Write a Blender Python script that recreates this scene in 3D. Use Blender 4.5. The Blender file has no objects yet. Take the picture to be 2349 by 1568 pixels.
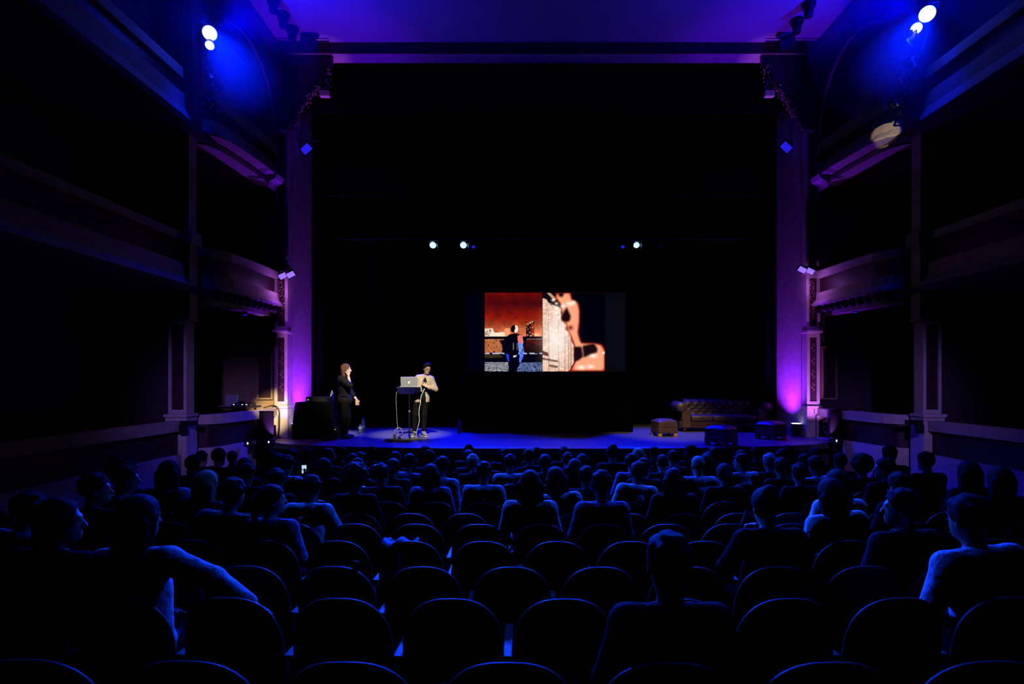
import bpy, math, random
import numpy as np
from mathutils import Vector, Matrix

random.seed(7)
scene = bpy.context.scene
COL = scene.collection

# ------------------------------------------------------------------ camera
CZ = 2.33            # eye height above the front stalls floor
F = 1300.0           # focal length in photo pixels (2349 wide)
HX, HY = 1190.0, 870.0
cam_d = bpy.data.cameras.new('camera')
cam_d.sensor_width = 36.0
cam_d.lens = F / 2349.0 * 36.0
cam_d.shift_x = (1174.5 - HX) / 2349.0
cam_d.shift_y = (HY - 784.0) / 2349.0
cam_d.clip_start = 0.05
cam = bpy.data.objects.new('camera', cam_d)
COL.objects.link(cam)
cam.location = (0, 0, CZ)
cam.rotation_euler = (math.pi / 2, 0, 0)
scene.camera = cam

# ------------------------------------------------------------------ world, exposure
world = bpy.data.worlds.new('dark_house')
scene.world = world
world.use_nodes = True
world.node_tree.nodes['Background'].inputs[0].default_value = (0.2, 0.15, 1.0, 1)
world.node_tree.nodes['Background'].inputs[1].default_value = 0.0006
vs = scene.view_settings
vs.view_transform = 'Standard'
vs.look = 'None'
vs.exposure = 0.0
vs.gamma = 1.0
vs.use_curve_mapping = False
try:
    scene.cycles.use_denoising = True
    scene.cycles.denoiser = 'OPENIMAGEDENOISE'
    scene.cycles.max_bounces = 6
    scene.cycles.diffuse_bounces = 0
    scene.cycles.sample_clamp_indirect = 3.0
    scene.cycles.use_light_tree = True
except Exception:
    pass


def at(px, py, D):
    """point of the hall seen at photo pixel (px, py) when it stands D metres from the lens"""
    return Vector(((px - HX) * D / F, D, CZ + (HY - py) * D / F))


def spot(name, loc, target, color, energy, angle, blend=0.4, radius=0.08):
    d = bpy.data.lights.new(name, 'SPOT')
    d.color = color
    d.energy = energy
    d.spot_size = math.radians(angle)
    d.spot_blend = blend
    d.shadow_soft_size = radius
    o = bpy.data.objects.new(name, d)
    COL.objects.link(o)
    o.location = loc
    o.rotation_euler = (Vector(target) - Vector(loc)).to_track_quat('-Z', 'Y').to_euler()
    return o


def point(name, loc, color, energy, radius=0.06):
    d = bpy.data.lights.new(name, 'POINT')
    d.color = color
    d.energy = energy
    d.shadow_soft_size = radius
    o = bpy.data.objects.new(name, d)
    COL.objects.link(o)
    o.location = loc
    return o


BLUE = (0.0006, 0.004, 1.0)
VIOLET = (0.20, 0.012, 1.0)
PINK = (0.55, 0.14, 1.0)
WARM = (1.0, 0.86, 0.66)
XC = 0.65            # centre line of the house
SZ = 1.0             # stage floor height
# stage wash and back light from the bar over the stage
for i, (px, tx, ty) in enumerate(((993, -2.4, 12.6), (1063, 0.6, 12.2), (1460, 3.4, 12.6))):
    p = at(px, 562, 15.5)
    spot('stage_wash', (p.x, p.y - 0.12, p.z - 0.1), (tx, ty, SZ), BLUE, 3600, 74, 0.7, 0.1)
    spot('stage_backlight', (p.x, p.y - 0.14, p.z - 0.02), (tx * 0.5 + 0.3, 6.6, 0.9), (0.004, 0.045, 1.0), 11500, 44, 0.9, 0.1)
# house lamps on the two booms, thrown across the stalls and up the ceiling
LAMP_L = at(481, 76, 10.2)
LAMP_R = at(2127, 32, 9.8)
for p, sx in ((LAMP_L, 1), (LAMP_R, -1)):
    spot('house_lamp_throw', p + Vector((0.1 * sx, -0.14, -0.05)), (XC - sx * 0.5, 6.2, 0.9), (0.006, 0.06, 1.0), 3600 if sx > 0 else 3000, 50, 1.0, 0.1)
    spot('house_lamp_ceiling', p + Vector((0.15 * sx, 0.0, 0.05)), (p.x + 1.9 * sx, 11.2, 10.1), BLUE, 820, 96, 1.0, 0.1)
    point('house_lamp_spill', p + Vector((0.02 * sx, -0.22, 0.0)), (0.0, 0.02, 1.0), 36, 0.10)
    spot('house_lamp_down', p + Vector((0.0, -0.2, -0.1)), (XC - sx * 6.45, 9.9, 4.0), BLUE, 120, 56, 1.0, 0.1)
# violet lamps at the feet of the proscenium
for sx, x in ((1, -4.74), (-1, 6.04)):
    spot('column_uplight', (x, 13.6, SZ + 0.33), (x - sx * 0.57, 13.8, 3.0), VIOLET, 420, 110, 1.0, 0.05)
    spot('ceiling_uplight', (x, 12.2, SZ + 0.4), (x + sx * 0.5, 13.0, 9.9), (0.12, 0.0, 1.0), 1000, 30, 1.0, 0.05)
spot('pilaster_light', at(624, 1005, 11.9), (-5.47, 13.0, 2.3), PINK, 400, 62, 0.6, 0.03)
spot('pilaster_light', at(1909, 1004, 11.8), (6.77, 13.0, 2.3), PINK, 400, 62, 0.6, 0.03)
for p_, sx in ((at(660, 636, 12.62), 1), (at(1848, 625, 12.62), -1)):
    spot('added_garland_fill', (p_.x + sx * 0.9, 11.6, SZ + 0.3), (p_.x + sx * 0.62, 13.1, CZ + 6.5), (0.6, 0.12, 1.0), 1100, 10, 1.0, 0.03)  # extra spot without a fixture, added to make the garland sparkle
    spot('flood_wash', p_, (p_.x + sx * 0.5, 12.3, SZ), VIOLET, 90, 80, 0.9, 0.04)
    point('flood_spill', p_ + Vector((-sx * 0.1, 0.1, -0.25)), PINK, 5.0, 0.03)
# warm follow spots from the back of the hall, on the two speakers, and their spill
spot('follow_spot', (-0.8, 5.0, 9.6), (-2.45, 12.85, 1.9), WARM, 9500, 10.2, 0.8, 0.1)
spot('follow_spot_second', (0.8, 5.0, 9.6), (-3.92, 12.8, 2.1), WARM, 9500, 7.0, 0.7, 0.1)
spot('sofa_spot', (2.2, 4.0, 9.4), (3.6, 13.5, 1.5), (1.0, 0.70, 0.40), 4600, 15, 1.0, 0.1)
spot('box_spot', (-1.5, 2.0, 6.5), (-5.66, 13.0, 1.55), (1.0, 0.70, 0.38), 16000, 5.0, 0.8, 0.05)
spot('balcony_spot', (-1.0, -4.0, 4.6), at(2036, 296, 10.5), (1.0, 0.72, 0.55), 6000, 1.6, 0.3, 0.02)
for sx in (-1, 1):
    spot('added_rear_fill', (XC + sx * 2.0, -4.0, 6.0), (XC + sx * 6.5, 11.3, 1.5), (0.30, 0.16, 1.0), 3000, 12, 1.0, 0.3)  # unseen purple fill added to brighten the pilasters and box fronts

# ------------------------------------------------------------------ materials
MATS = {}


def mat(name, color, rough=0.6, metal=0.0, var=0.12, scale=8.0, bump=0.0, bscale=40.0, emit=None, strength=0.0,
        stretch=None, sheen=0.0, trans=0.0, spec=0.5):
    if name in MATS:
        return MATS[name]
    m = bpy.data.materials.new(name)
    m.use_nodes = True
    nt = m.node_tree
    b = nt.nodes['Principled BSDF']
    b.inputs['Roughness'].default_value = rough
    b.inputs['Metallic'].default_value = metal
    b.inputs['Specular IOR Level'].default_value = spec
    if sheen:
        b.inputs['Sheen Weight'].default_value = sheen
    if trans:
        b.inputs['Transmission Weight'].default_value = trans
    tc = nt.nodes.new('ShaderNodeTexCoord')
    src = tc.outputs['Object']
    if stretch:
        mp = nt.nodes.new('ShaderNodeMapping')
        mp.inputs['Scale'].default_value = stretch
        nt.links.new(src, mp.inputs['Vector'])
        src = mp.outputs['Vector']
    n = nt.nodes.new('ShaderNodeTexNoise')
    n.inputs['Scale'].default_value = scale
    n.inputs['Detail'].default_value = 4
    nt.links.new(src, n.inputs['Vector'])
    r = nt.nodes.new('ShaderNodeValToRGB')
    c = np.array(color)
    r.color_ramp.elements[0].position = 0.3
    r.color_ramp.elements[1].position = 0.7
    r.color_ramp.elements[0].color = (*np.clip(c * (1 - var), 0, 1), 1)
    r.color_ramp.elements[1].color = (*np.clip(c * (1 + var), 0, 1), 1)
    nt.links.new(n.outputs['Fac'], r.inputs['Fac'])
    nt.links.new(r.outputs['Color'], b.inputs['Base Color'])
    if bump:
        n2 = nt.nodes.new('ShaderNodeTexNoise')
        n2.inputs['Scale'].default_value = bscale
        n2.inputs['Detail'].default_value = 3
        nt.links.new(src, n2.inputs['Vector'])
        bp = nt.nodes.new('ShaderNodeBump')
        bp.inputs['Strength'].default_value = bump
        bp.inputs['Distance'].default_value = 0.02
        nt.links.new(n2.outputs['Fac'], bp.inputs['Height'])
        nt.links.new(bp.outputs['Normal'], b.inputs['Normal'])
    if emit:
        b.inputs['Emission Color'].default_value = (*emit, 1)
        b.inputs['Emission Strength'].default_value = strength
    MATS[name] = m
    return m


cream = mat('cream_plaster', (0.52, 0.47, 0.40), 0.75, bump=0.15, bscale=60)
plaster = mat('ceiling_plaster', (0.50, 0.48, 0.47), 0.8, var=0.04, scale=2)
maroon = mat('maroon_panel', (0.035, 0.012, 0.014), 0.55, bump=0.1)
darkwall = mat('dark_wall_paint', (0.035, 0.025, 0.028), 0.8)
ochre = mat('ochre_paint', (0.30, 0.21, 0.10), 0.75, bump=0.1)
gold = mat('gilded_relief', (0.75, 0.55, 0.30), 0.28, 0.6, bump=0.2)
blackcloth = mat('black_drape', (0.0016, 0.0016, 0.0018), 0.9, bump=0.3, bscale=90, spec=0.03)
stagefloor = mat('painted_stage_boards', (0.13, 0.125, 0.12), 0.42, var=0.3, scale=3.0, bump=0.06, bscale=25, stretch=(0.6, 6, 1))
carpet = mat('dark_carpet', (0.012, 0.008, 0.009), 0.95)
velvet = mat('seat_velvet', (0.010, 0.004, 0.006), 0.9, spec=0.1)
seatwood = mat('seat_back_wood', (0.006, 0.004, 0.004), 0.6, spec=0.15)
rimwood = mat('seat_rim_wood', (0.016, 0.013, 0.012), 0.55, spec=0.15)
armwood = mat('armrest_wood', (0.07, 0.06, 0.055), 0.6, spec=0.2)
metalblack = mat('black_metal', (0.012, 0.012, 0.013), 0.4, 0.3)
metalgrey = mat('grey_metal', (0.35, 0.35, 0.37), 0.35, 0.8)
leather = mat('brown_leather', (0.085, 0.052, 0.034), 0.42, var=0.25, bump=0.12, bscale=50)
leather_d = mat('dark_leather', (0.045, 0.022, 0.015), 0.4, bump=0.1)
footwood = mat('light_wood_foot', (0.50, 0.30, 0.14), 0.5, stretch=(1, 1, 8))
whiteplastic = mat('white_plastic', (0.75, 0.75, 0.73), 0.45)
silver = mat('aluminium_shell', (0.42, 0.45, 0.46), 0.38, 0.35, var=0.04)
glasslens = mat('lens_glass', (0.03, 0.04, 0.07), 0.08)
petblue = mat('clear_bottle_plastic', (0.25, 0.35, 0.5), 0.08, trans=0.6)
lampwhite = mat('lit_lens', (1, 1, 1), 0.5, emit=(0.85, 0.93, 1.0), strength=1.2)
lampblue = mat('lit_blue_lens', (0.1, 0.1, 0.3), 0.5, emit=(0.35, 0.55, 1.0), strength=2.2)
ledblue = mat('lit_blue_panel', (0.05, 0.05, 0.1), 0.5, emit=(0.02, 0.015, 0.9), strength=0.8)
ledviolet = mat('lit_violet_panel', (0.05, 0.05, 0.1), 0.5, emit=(0.30, 0.16, 1.0), strength=1.1)
ledwhite = mat('lit_indicator', (1, 1, 1), 0.5, emit=(0.7, 0.85, 1.0), strength=1.6)
uplens = mat('lit_violet_lens', (1, 1, 1), 0.5, emit=(0.85, 0.75, 1.0), strength=1.6)


# ------------------------------------------------------------------ mesh helpers
def link(o, parent=None):
    COL.objects.link(o)
    if parent is not None:
        o.parent = parent
    return o


def tag(o, label=None, cat=None, group=None, kind=None):
    if label:
        o['label'] = label
    if cat:
        o['category'] = cat
    if group:
        o['group'] = group
    if kind:
        o['kind'] = kind
    return o


def empty(name, loc=(0, 0, 0), rz=0.0, parent=None):
    o = bpy.data.objects.new(name, None)
    o.empty_display_size = 0.1
    o.location = loc
    o.rotation_euler = (0, 0, rz)
    return link(o, parent)


def thing(name, label, cat, loc=(0, 0, 0), rz=0.0, group=None):
    return tag(empty(name, loc, rz), label, cat, group)


class MB:
    def __init__(self):
        self.v = []
        self.f = []

    def add(self, vs_, fs):
        n = len(self.v)
        self.v += [tuple(p) for p in vs_]
        self.f += [tuple(i + n for i in q) for q in fs]
        return self

    def box(self, x0, x1, y0, y1, z0, z1, M=None):
        if x0 > x1: x0, x1 = x1, x0
        if y0 > y1: y0, y1 = y1, y0
        if z0 > z1: z0, z1 = z1, z0
        p = [Vector(c) for c in ((x0, y0, z0), (x1, y0, z0), (x1, y1, z0), (x0, y1, z0),
                                 (x0, y0, z1), (x1, y0, z1), (x1, y1, z1), (x0, y1, z1))]
        if M is not None:
            p = [M @ q for q in p]
        return self.add(p, ((0, 3, 2, 1), (4, 5, 6, 7), (0, 1, 5, 4), (1, 2, 6, 5), (2, 3, 7, 6), (3, 0, 4, 7)))

    def loops(self, rings, close=True, cap=True):
        """join rings of equal length"""
        n = len(rings[0])
        vs_ = [p for r in rings for p in r]
        fs = []
        for i in range(len(rings) - 1):
            for j in range(n if close else n - 1):
                a, b = i * n + j, i * n + (j + 1) % n
                fs.append((a, b, b + n, a + n))
        if cap and close:
            fs.append(tuple(range(n - 1, -1, -1)))
            k = (len(rings) - 1) * n
            fs.append(tuple(range(k, k + n)))
        return self.add(vs_, fs)

    def tube(self, pts, r, n=8, cap=True):
        pts = [Vector(p) for p in pts]
        rs = r if isinstance(r, (list, tuple)) else [r] * len(pts)
        rings = []
        up = None
        for i, p in enumerate(pts):
            d = (pts[min(i + 1, len(pts) - 1)] - pts[max(i - 1, 0)])
            d = d.normalized() if d.length > 1e-9 else Vector((0, 0, 1))
            if up is None:
                up = Vector((0, 0, 1)) if abs(d.z) < 0.9 else Vector((1, 0, 0))
            s = d.cross(up)
            s = s.normalized() if s.length > 1e-6 else Vector((1, 0, 0))
            u = s.cross(d).normalized()
            up = u
            rings.append([p + (s * math.cos(2 * math.pi * k / n) + u * math.sin(2 * math.pi * k / n)) * rs[i] for k in range(n)])
        return self.loops(rings, True, cap)

    def lathe(self, prof, n=16, M=None):
        """prof: (radius, z) from bottom to top around local z"""
        rings = []
        for r, z in prof:
            ring = [Vector((r * math.cos(2 * math.pi * k / n), r * math.sin(2 * math.pi * k / n), z)) for k in range(n)]
            if M is not None:
                ring = [M @ q for q in ring]
            rings.append(ring)
        return self.loops(rings, True, True)

    def blob(self, c, r, n=6, m=4, M=None):
        rx, ry, rz = r if isinstance(r, (tuple, list)) else (r, r, r)
        c = Vector(c)
        rings = []
        for i in range(m + 1):
            t = math.pi * (0.06 + 0.88 * i / m) - math.pi / 2
            ring = [Vector((rx * math.cos(t) * math.cos(2 * math.pi * k / n), ry * math.cos(t) * math.sin(2 * math.pi * k / n), rz * math.sin(t))) for k in range(n)]
            if M is not None:
                ring = [M @ q for q in ring]
            rings.append([q + c for q in ring])
        return self.loops(rings, True, True)

    def prism(self, poly, a0, a1, fn):
        """poly in 2D, fn(u, v, a) -> point; extruded from a0 to a1"""
        return self.loops([[fn(u, v, a0) for u, v in poly], [fn(u, v, a1) for u, v in poly]])

    def mesh(self, name, smooth=False):
        me = bpy.data.meshes.new(name)
        me.from_pydata([tuple(p) for p in self.v], [], self.f)
        me.update()
        import bmesh
        bm = bmesh.new()
        bm.from_mesh(me)
        bmesh.ops.recalc_face_normals(bm, faces=bm.faces)
        bm.to_mesh(me)
        bm.free()
        if smooth:
            me.polygons.foreach_set('use_smooth', [True] * len(me.polygons))
        return me

    def build(self, name, m, parent=None, smooth=False, bevel=0.0, kind=None, label=None):
        me = self.mesh(name, smooth)
        me.materials.append(m)
        o = bpy.data.objects.new(name, me)
        link(o, parent)
        if bevel:
            b = o.modifiers.new('edge', 'BEVEL')
            b.width = bevel
            b.segments = 2
            b.limit_method = 'ANGLE'
        if kind:
            o['kind'] = kind
        if label:
            o['label'] = label
        return o


def struct(name, mb, m, label=None, smooth=False):
    o = mb.build(name, m, None, smooth)
    o['kind'] = 'structure'
    if label:
        o['label'] = label
    return o


def copy_tree(o, parent=None):
    c = o.copy()
    COL.objects.link(c)
    c.parent = parent
    for ch in list(o.children):
        copy_tree(ch, c)
    return c


def look_matrix(loc, target):
    q = (Vector(target) - Vector(loc)).to_track_quat('Z', 'Y')
    return Matrix.Translation(Vector(loc)) @ q.to_matrix().to_4x4()


def X(side, half):
    return XC + side * half


# ================================================================== THE HOUSE
ROWS = [2.0, 2.85, 3.6, 4.35, 5.1, 5.85, 6.6, 7.35, 8.1, 8.85, 9.6]
FLZ = [0.41, 0.30, 0.203, 0.15, 0.093, 0.003, -0.04, -0.08, -0.12, -0.15, -0.17]


def floor_z(D):
    return float(np.interp(D, [-5.0] + [r - 0.1 for r in ROWS] + [10.4], [1.0] + FLZ + [-0.18]))


mb = MB()
ys = [-5.0] + [r + d for r in ROWS for d in (-0.12, 0.6)] + [11.5]
ring = []
for y in ys:
    z = floor_z(min(ROWS, key=lambda r: abs(r + 0.2 - y))) if 1.5 < y < 10.3 else floor_z(y)
    z = floor_z(y)
    ring.append([(X(-1, 8.4), y, z), (X(1, 8.4), y, z), (X(1, 8.4), y, z - 0.2), (X(-1, 8.4), y, z - 0.2)])
mb.loops(ring)
struct('floor', mb, carpet, 'dark raked carpet of the stalls under the seats')

zc = CZ + 7.73
struct('ceiling', MB().box(X(-1, 6.2), X(1, 6.2), -5, 13.0, zc, zc + 0.2), plaster, 'flat plaster ceiling lit blue and violet')

for s, side in ((-1, 'left'), (1, 'right')):
    # back walls of the boxes and balconies
    struct('wall_' + side, MB().box(X(s, 8.4), X(s, 8.6), -5, 13.2, -0.4, zc + 0.2), darkwall, 'dark outer wall behind the %s boxes' % side)
    # wall closing the boxes against the stage house
    struct('wall_box_end_' + side, MB().box(X(s, 6.295), X(s, 8.4), 13.05, 13.25, -0.3, zc + 0.2), ochre if s < 0 else darkwall, 'painted end wall of the %s boxes beside the stage' % side)  # right wall coloured dark to stand for shade, left one ochre
    # upper wall with the arched moulding, behind the lamp boom
    struct('wall_upper_' + side, MB().box(X(s, 6.95), X(s, 7.1), 10.5, 13.05, CZ + 5.0, zc), cream, 'pale upper wall behind the %s lamp boom' % side)
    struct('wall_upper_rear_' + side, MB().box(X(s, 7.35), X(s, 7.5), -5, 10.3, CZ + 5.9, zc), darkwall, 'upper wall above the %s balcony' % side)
    # dividing walls at the hall pilasters
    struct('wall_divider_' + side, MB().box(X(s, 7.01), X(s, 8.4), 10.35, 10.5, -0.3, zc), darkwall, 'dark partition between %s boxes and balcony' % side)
    # cornice along the ceiling
    tr = MB()
    prof = [(6.15, 7.73), (6.15, 7.6), (6.3, 7.52), (6.42, 7.36), (6.8, 7.3), (7.4, 7.3), (7.4, 7.9), (6.15, 7.9)]
    tr.prism(prof, -5, 13.0, lambda u, v, a: (X(s, u), a, CZ + v))
    struct('trim_cornice_' + side, tr, maroon, 'heavy cornice where the ceiling meets the %s wall' % side)
    # slabs
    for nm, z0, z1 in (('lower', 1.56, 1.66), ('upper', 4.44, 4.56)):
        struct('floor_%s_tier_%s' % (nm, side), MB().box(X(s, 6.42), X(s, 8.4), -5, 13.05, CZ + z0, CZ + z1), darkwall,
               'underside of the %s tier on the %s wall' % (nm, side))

SIDE_WORDS = {-1: 'left', 1: 'right'}


def band(path, prof, s, name, m, parent, smooth=False):
    """sweep a profile of (inward offset, height) along a plan path of (half width, depth)"""
    b = MB()
    b.loops([[(X(s, h - o), D, CZ + z) for o, z in prof] for h, D in path])
    return b.build(name, m, parent, smooth)


def bx(o0, o1, z0, z1):
    return [(o0, z0), (o1, z0), (o1, z1), (o0, z1)]


HALL = [(6.75, 10.24), (6.75, 8.0), (6.75, 5.0), (6.78, 0.0), (6.8, -4.9)]
BOX = [(6.68, 10.56), (6.5, 10.68), (6.40, 10.85), (6.34, 11.1), (6.26, 12.0), (6.24, 12.96)]


def path_pts(path, n):
    pts = [Vector(p) for p in path]
    L = [0]
    for a, b in zip(pts, pts[1:]):
        L.append(L[-1] + (b - a).length)
    out = []
    for i in range(n):
        t = L[-1] * (i + 0.5) / n
        for k in range(len(pts) - 1):
            if L[k] <= t <= L[k + 1]:
                out.append(pts[k].lerp(pts[k + 1], (t - L[k]) / (L[k + 1] - L[k])))
                break
    return out


for s in (-1, 1):
    w = SIDE_WORDS[s]
    # ---- upper tier
    t = thing('balcony_front', 'long upper balcony front running away from %s lamp boom' % w, 'balcony')
    band(HALL, bx(-0.1, 0.06, 5.42, 5.60), s, 'rail', cream, t)
    band(HALL, bx(-0.06, 0.0, 5.12, 5.44), s, 'panel', maroon, t)
    band(HALL, [(-0.1, 4.86), (0.10, 4.86), (0.08, 5.14), (-0.1, 5.16)], s, 'ledge', cream, t)
    band(HALL, [(-0.1, 4.56), (0.22, 4.60), (0.20, 4.66), (0.10, 4.86), (-0.1, 4.86)], s, 'moulding', cream, t)
    t = thing('theatre_box', 'upper %s theatre box front beneath the bright house lamp' % w, 'theatre box')
    band(BOX, bx(-0.1, 0.07, 5.14, 5.36), s, 'rail', cream, t)
    band(BOX, bx(-0.08, 0.0, 4.86, 5.16), s, 'panel', maroon, t)
    band(BOX, [(-0.1, 4.72), (0.09, 4.72), (0.07, 4.88), (-0.1, 4.90)], s, 'ledge', cream, t)
    band(BOX, [(-0.1, 4.52), (0.20, 4.56), (0.20, 4.60), (0.09, 4.72), (-0.1, 4.72)], s, 'moulding', cream, t)
    band(BOX, bx(-0.35, -0.02, 4.40, 4.50), s, 'soffit_strip', cream, t)
    br = MB()
    br.prism([(0.02, 4.56), (0.24, 4.56), (0.2, 4.46), (0.08, 4.40), (0.02, 4.28)], 12.55, 12.93, lambda u, v, a: (X(s, 6.24 - u), a, CZ + v))
    br.build('corner_bracket', cream, t)
    # ---- middle tier
    t = thing('balcony_front', 'long middle balcony front with blue-lit lower edge on %s wall' % w, 'balcony')
    band(HALL, bx(-0.1, 0.06, 2.50, 2.64), s, 'rail', cream, t)
    band(HALL, bx(-0.06, 0.0, 2.10, 2.52), s, 'panel', maroon, t)
    band(HALL, [(-0.1, 1.84), (0.10, 1.84), (0.08, 2.10), (-0.1, 2.12)], s, 'ledge', cream, t)
    band(HALL, [(-0.1, 1.62), (0.24, 1.64), (0.22, 1.68), (0.10, 1.84), (-0.1, 1.84)], s, 'moulding', cream, t)
    t = thing('theatre_box', 'middle %s theatre box with a scalloped row of balls underneath' % w, 'theatre box')
    band(BOX, bx(-0.1, 0.07, 2.30, 2.47), s, 'rail', cream, t)
    band(BOX, bx(-0.08, 0.0, 1.96, 2.32), s, 'panel', maroon, t)
    band(BOX, [(-0.1, 1.82), (0.10, 1.82), (0.08, 1.97), (-0.1, 1.99)], s, 'ledge', cream, t)
    band(BOX, [(-0.1, 1.66), (0.20, 1.67), (0.20, 1.70), (0.10, 1.82), (-0.1, 1.82)], s, 'moulding', cream, t)
    band(BOX, bx(-0.30, -0.06, 1.44, 1.58), s, 'soffit_strip', cream, t)
    ball = None
    for h, D in path_pts(BOX, 11):
        if ball is None:
            bb = MB()
            bb.lathe([(0.02, -0.13), (0.06, -0.115), (0.085, -0.07), (0.085, -0.03), (0.06, 0.0), (0.05, 0.05)], 12)
            ball = bb.build('hanging_ball', maroon, t, True)
            o = ball
        else:
            o = link(ball.copy(), t)
        o.location = (X(s, h - 0.06), D, CZ + 1.63)
    # gilded scroll panel near the hall pilaster
    sc = MB()
    for k in range(46):
        a = k * 0.55
        r = 0.03 + 0.1 * ((k * 37 % 10) / 10)
        sc.blob((X(s, 6.5 - 0.005), 10.66 + 0.16 + 0.13 * math.cos(a), CZ + 2.14 + 0.14 * math.sin(a * 1.3)), (0.014, 0.014, 0.014), 5, 3)
    sc.build('gilded_scroll', gold, t, True, kind='stuff')
    # little lamp in the box ceiling
    d = thing('box_downlight', 'tiny blue lamp under the ceiling of the middle %s box' % w, 'lamp', at(561, 722, 12.0) if s < 0 else at(1962, 716, 12.0))
    MB().lathe([(0.05, 0.0), (0.06, 0.03), (0.05, 0.10), (0.03, 0.30)], 12).build('housing', metalblack, d, True)
    MB().lathe([(0.045, -0.006), (0.045, 0.002)], 12).build('lens', ledblue, d)
    # ---- ground tier
    t = thing('parapet', 'low stalls parapet with pale rail running along the %s wall' % w, 'parapet')
    band(HALL, bx(-0.12, 0.08, -0.92, -0.74), s, 'rail', cream, t)
    band(HALL, bx(-0.06, 0.0, -1.36, -0.90), s, 'panel', maroon, t)
    band(HALL, bx(-0.1, 0.06, -2.52, -1.34), s, 'plinth', cream, t)
    t = thing('theatre_box', 'ground level %s theatre box front beside the stage apron' % w, 'theatre box')
    gold_m = maroon
    band(BOX, bx(-0.14, 0.07, -0.84, -0.66), s, 'rail', cream, t)
    band(BOX, bx(-0.08, 0.0, -1.30, -0.82), s, 'panel', gold_m, t)
    band(BOX[:5], bx(-0.1, 0.05, -2.52, -1.28), s, 'plinth', cream, t)
    b = MB()
    b.box(X(s, 6.26), X(s, 6.12), 12.86, 12.98, CZ - 1.30, CZ - 0.82)
    b.build('end_post', cream, t)
    b = MB()
    b.box(X(s, 6.3), X(s, 6.06), 12.3, 12.98, CZ - 1.42, CZ - 1.30)
    b.build('end_foot', cream, t)
    g = MB()
    for k in range(60):
        D = 12.4 + 0.44 * random.random()
        z = -1.26 + 0.40 * random.random()
        g.blob((X(s, 6.225), D, CZ + z), (0.014, 0.022, 0.022), 5, 3)
    g.build('gilded_relief', gold, t, True, kind='stuff')


# ---- pilasters
def framed(t, s, h0, h1, D, z0, z1, fr=0.07, relief=None, m=cream, pm=maroon, depth=0.05):
    """one storey of a pilaster: four frame strips round a recessed panel, facing the hall"""
    x0, x1 = X(s, h0), X(s, h1)
    if x0 > x1:
        x0, x1 = x1, x0
    MB().box(x0, x0 + fr, D, D + depth, z0, z1).build('stile', m, t)
    MB().box(x1 - fr, x1, D, D + depth, z0, z1).build('stile', m, t)
    MB().box(x0 + fr, x1 - fr, D, D + depth, z0, z0 + fr * 1.4).build('sill_strip', m, t)
    MB().box(x0 + fr, x1 - fr, D, D + depth, z1 - fr * 1.4, z1).build('head_strip', m, t)
    MB().box(x0 + fr, x1 - fr, D + depth * 0.6, D + depth, z0 + fr * 1.4, z1 - fr * 1.4).build('panel', pm, t)
    MB().box(x0, x1, D + depth, D + 0.24, z0, z1).build('core', m, t)
    if relief:
        r = MB()
        a0, a1 = x0 + fr + 0.02, x1 - fr - 0.02
        y = D + depth * 0.55
        if relief == 'studs':
            n = int((z1 - z0) / 0.04)
            for k in range(n):
                zz = z0 + fr * 1.4 + 0.25 + (z1 - z0 - fr * 2.8 - 0.27) * k / n
                for q in range(2):
                    r.blob((a0 + (a1 - a0) * random.random(), y, zz + random.uniform(-.02, .02)), 0.013, 6, 4)
        else:
            zz = z1 - fr * 1.4 - 0.15
            while zz > z0 + fr * 1.4 + 0.12:
                xm = (a0 + a1) / 2
                for q in range(7):
                    r.blob((xm + 0.035 * math.sin(q * 1.5), y, zz - q * 0.028), (0.010, 0.008, 0.018), 6, 4,
                           Matrix.Rotation(0.5 * (-1) ** q, 4, 'Y'))
                zz -= 0.30
        r.build('gilded_relief', gold, t, True, kind='stuff')


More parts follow.
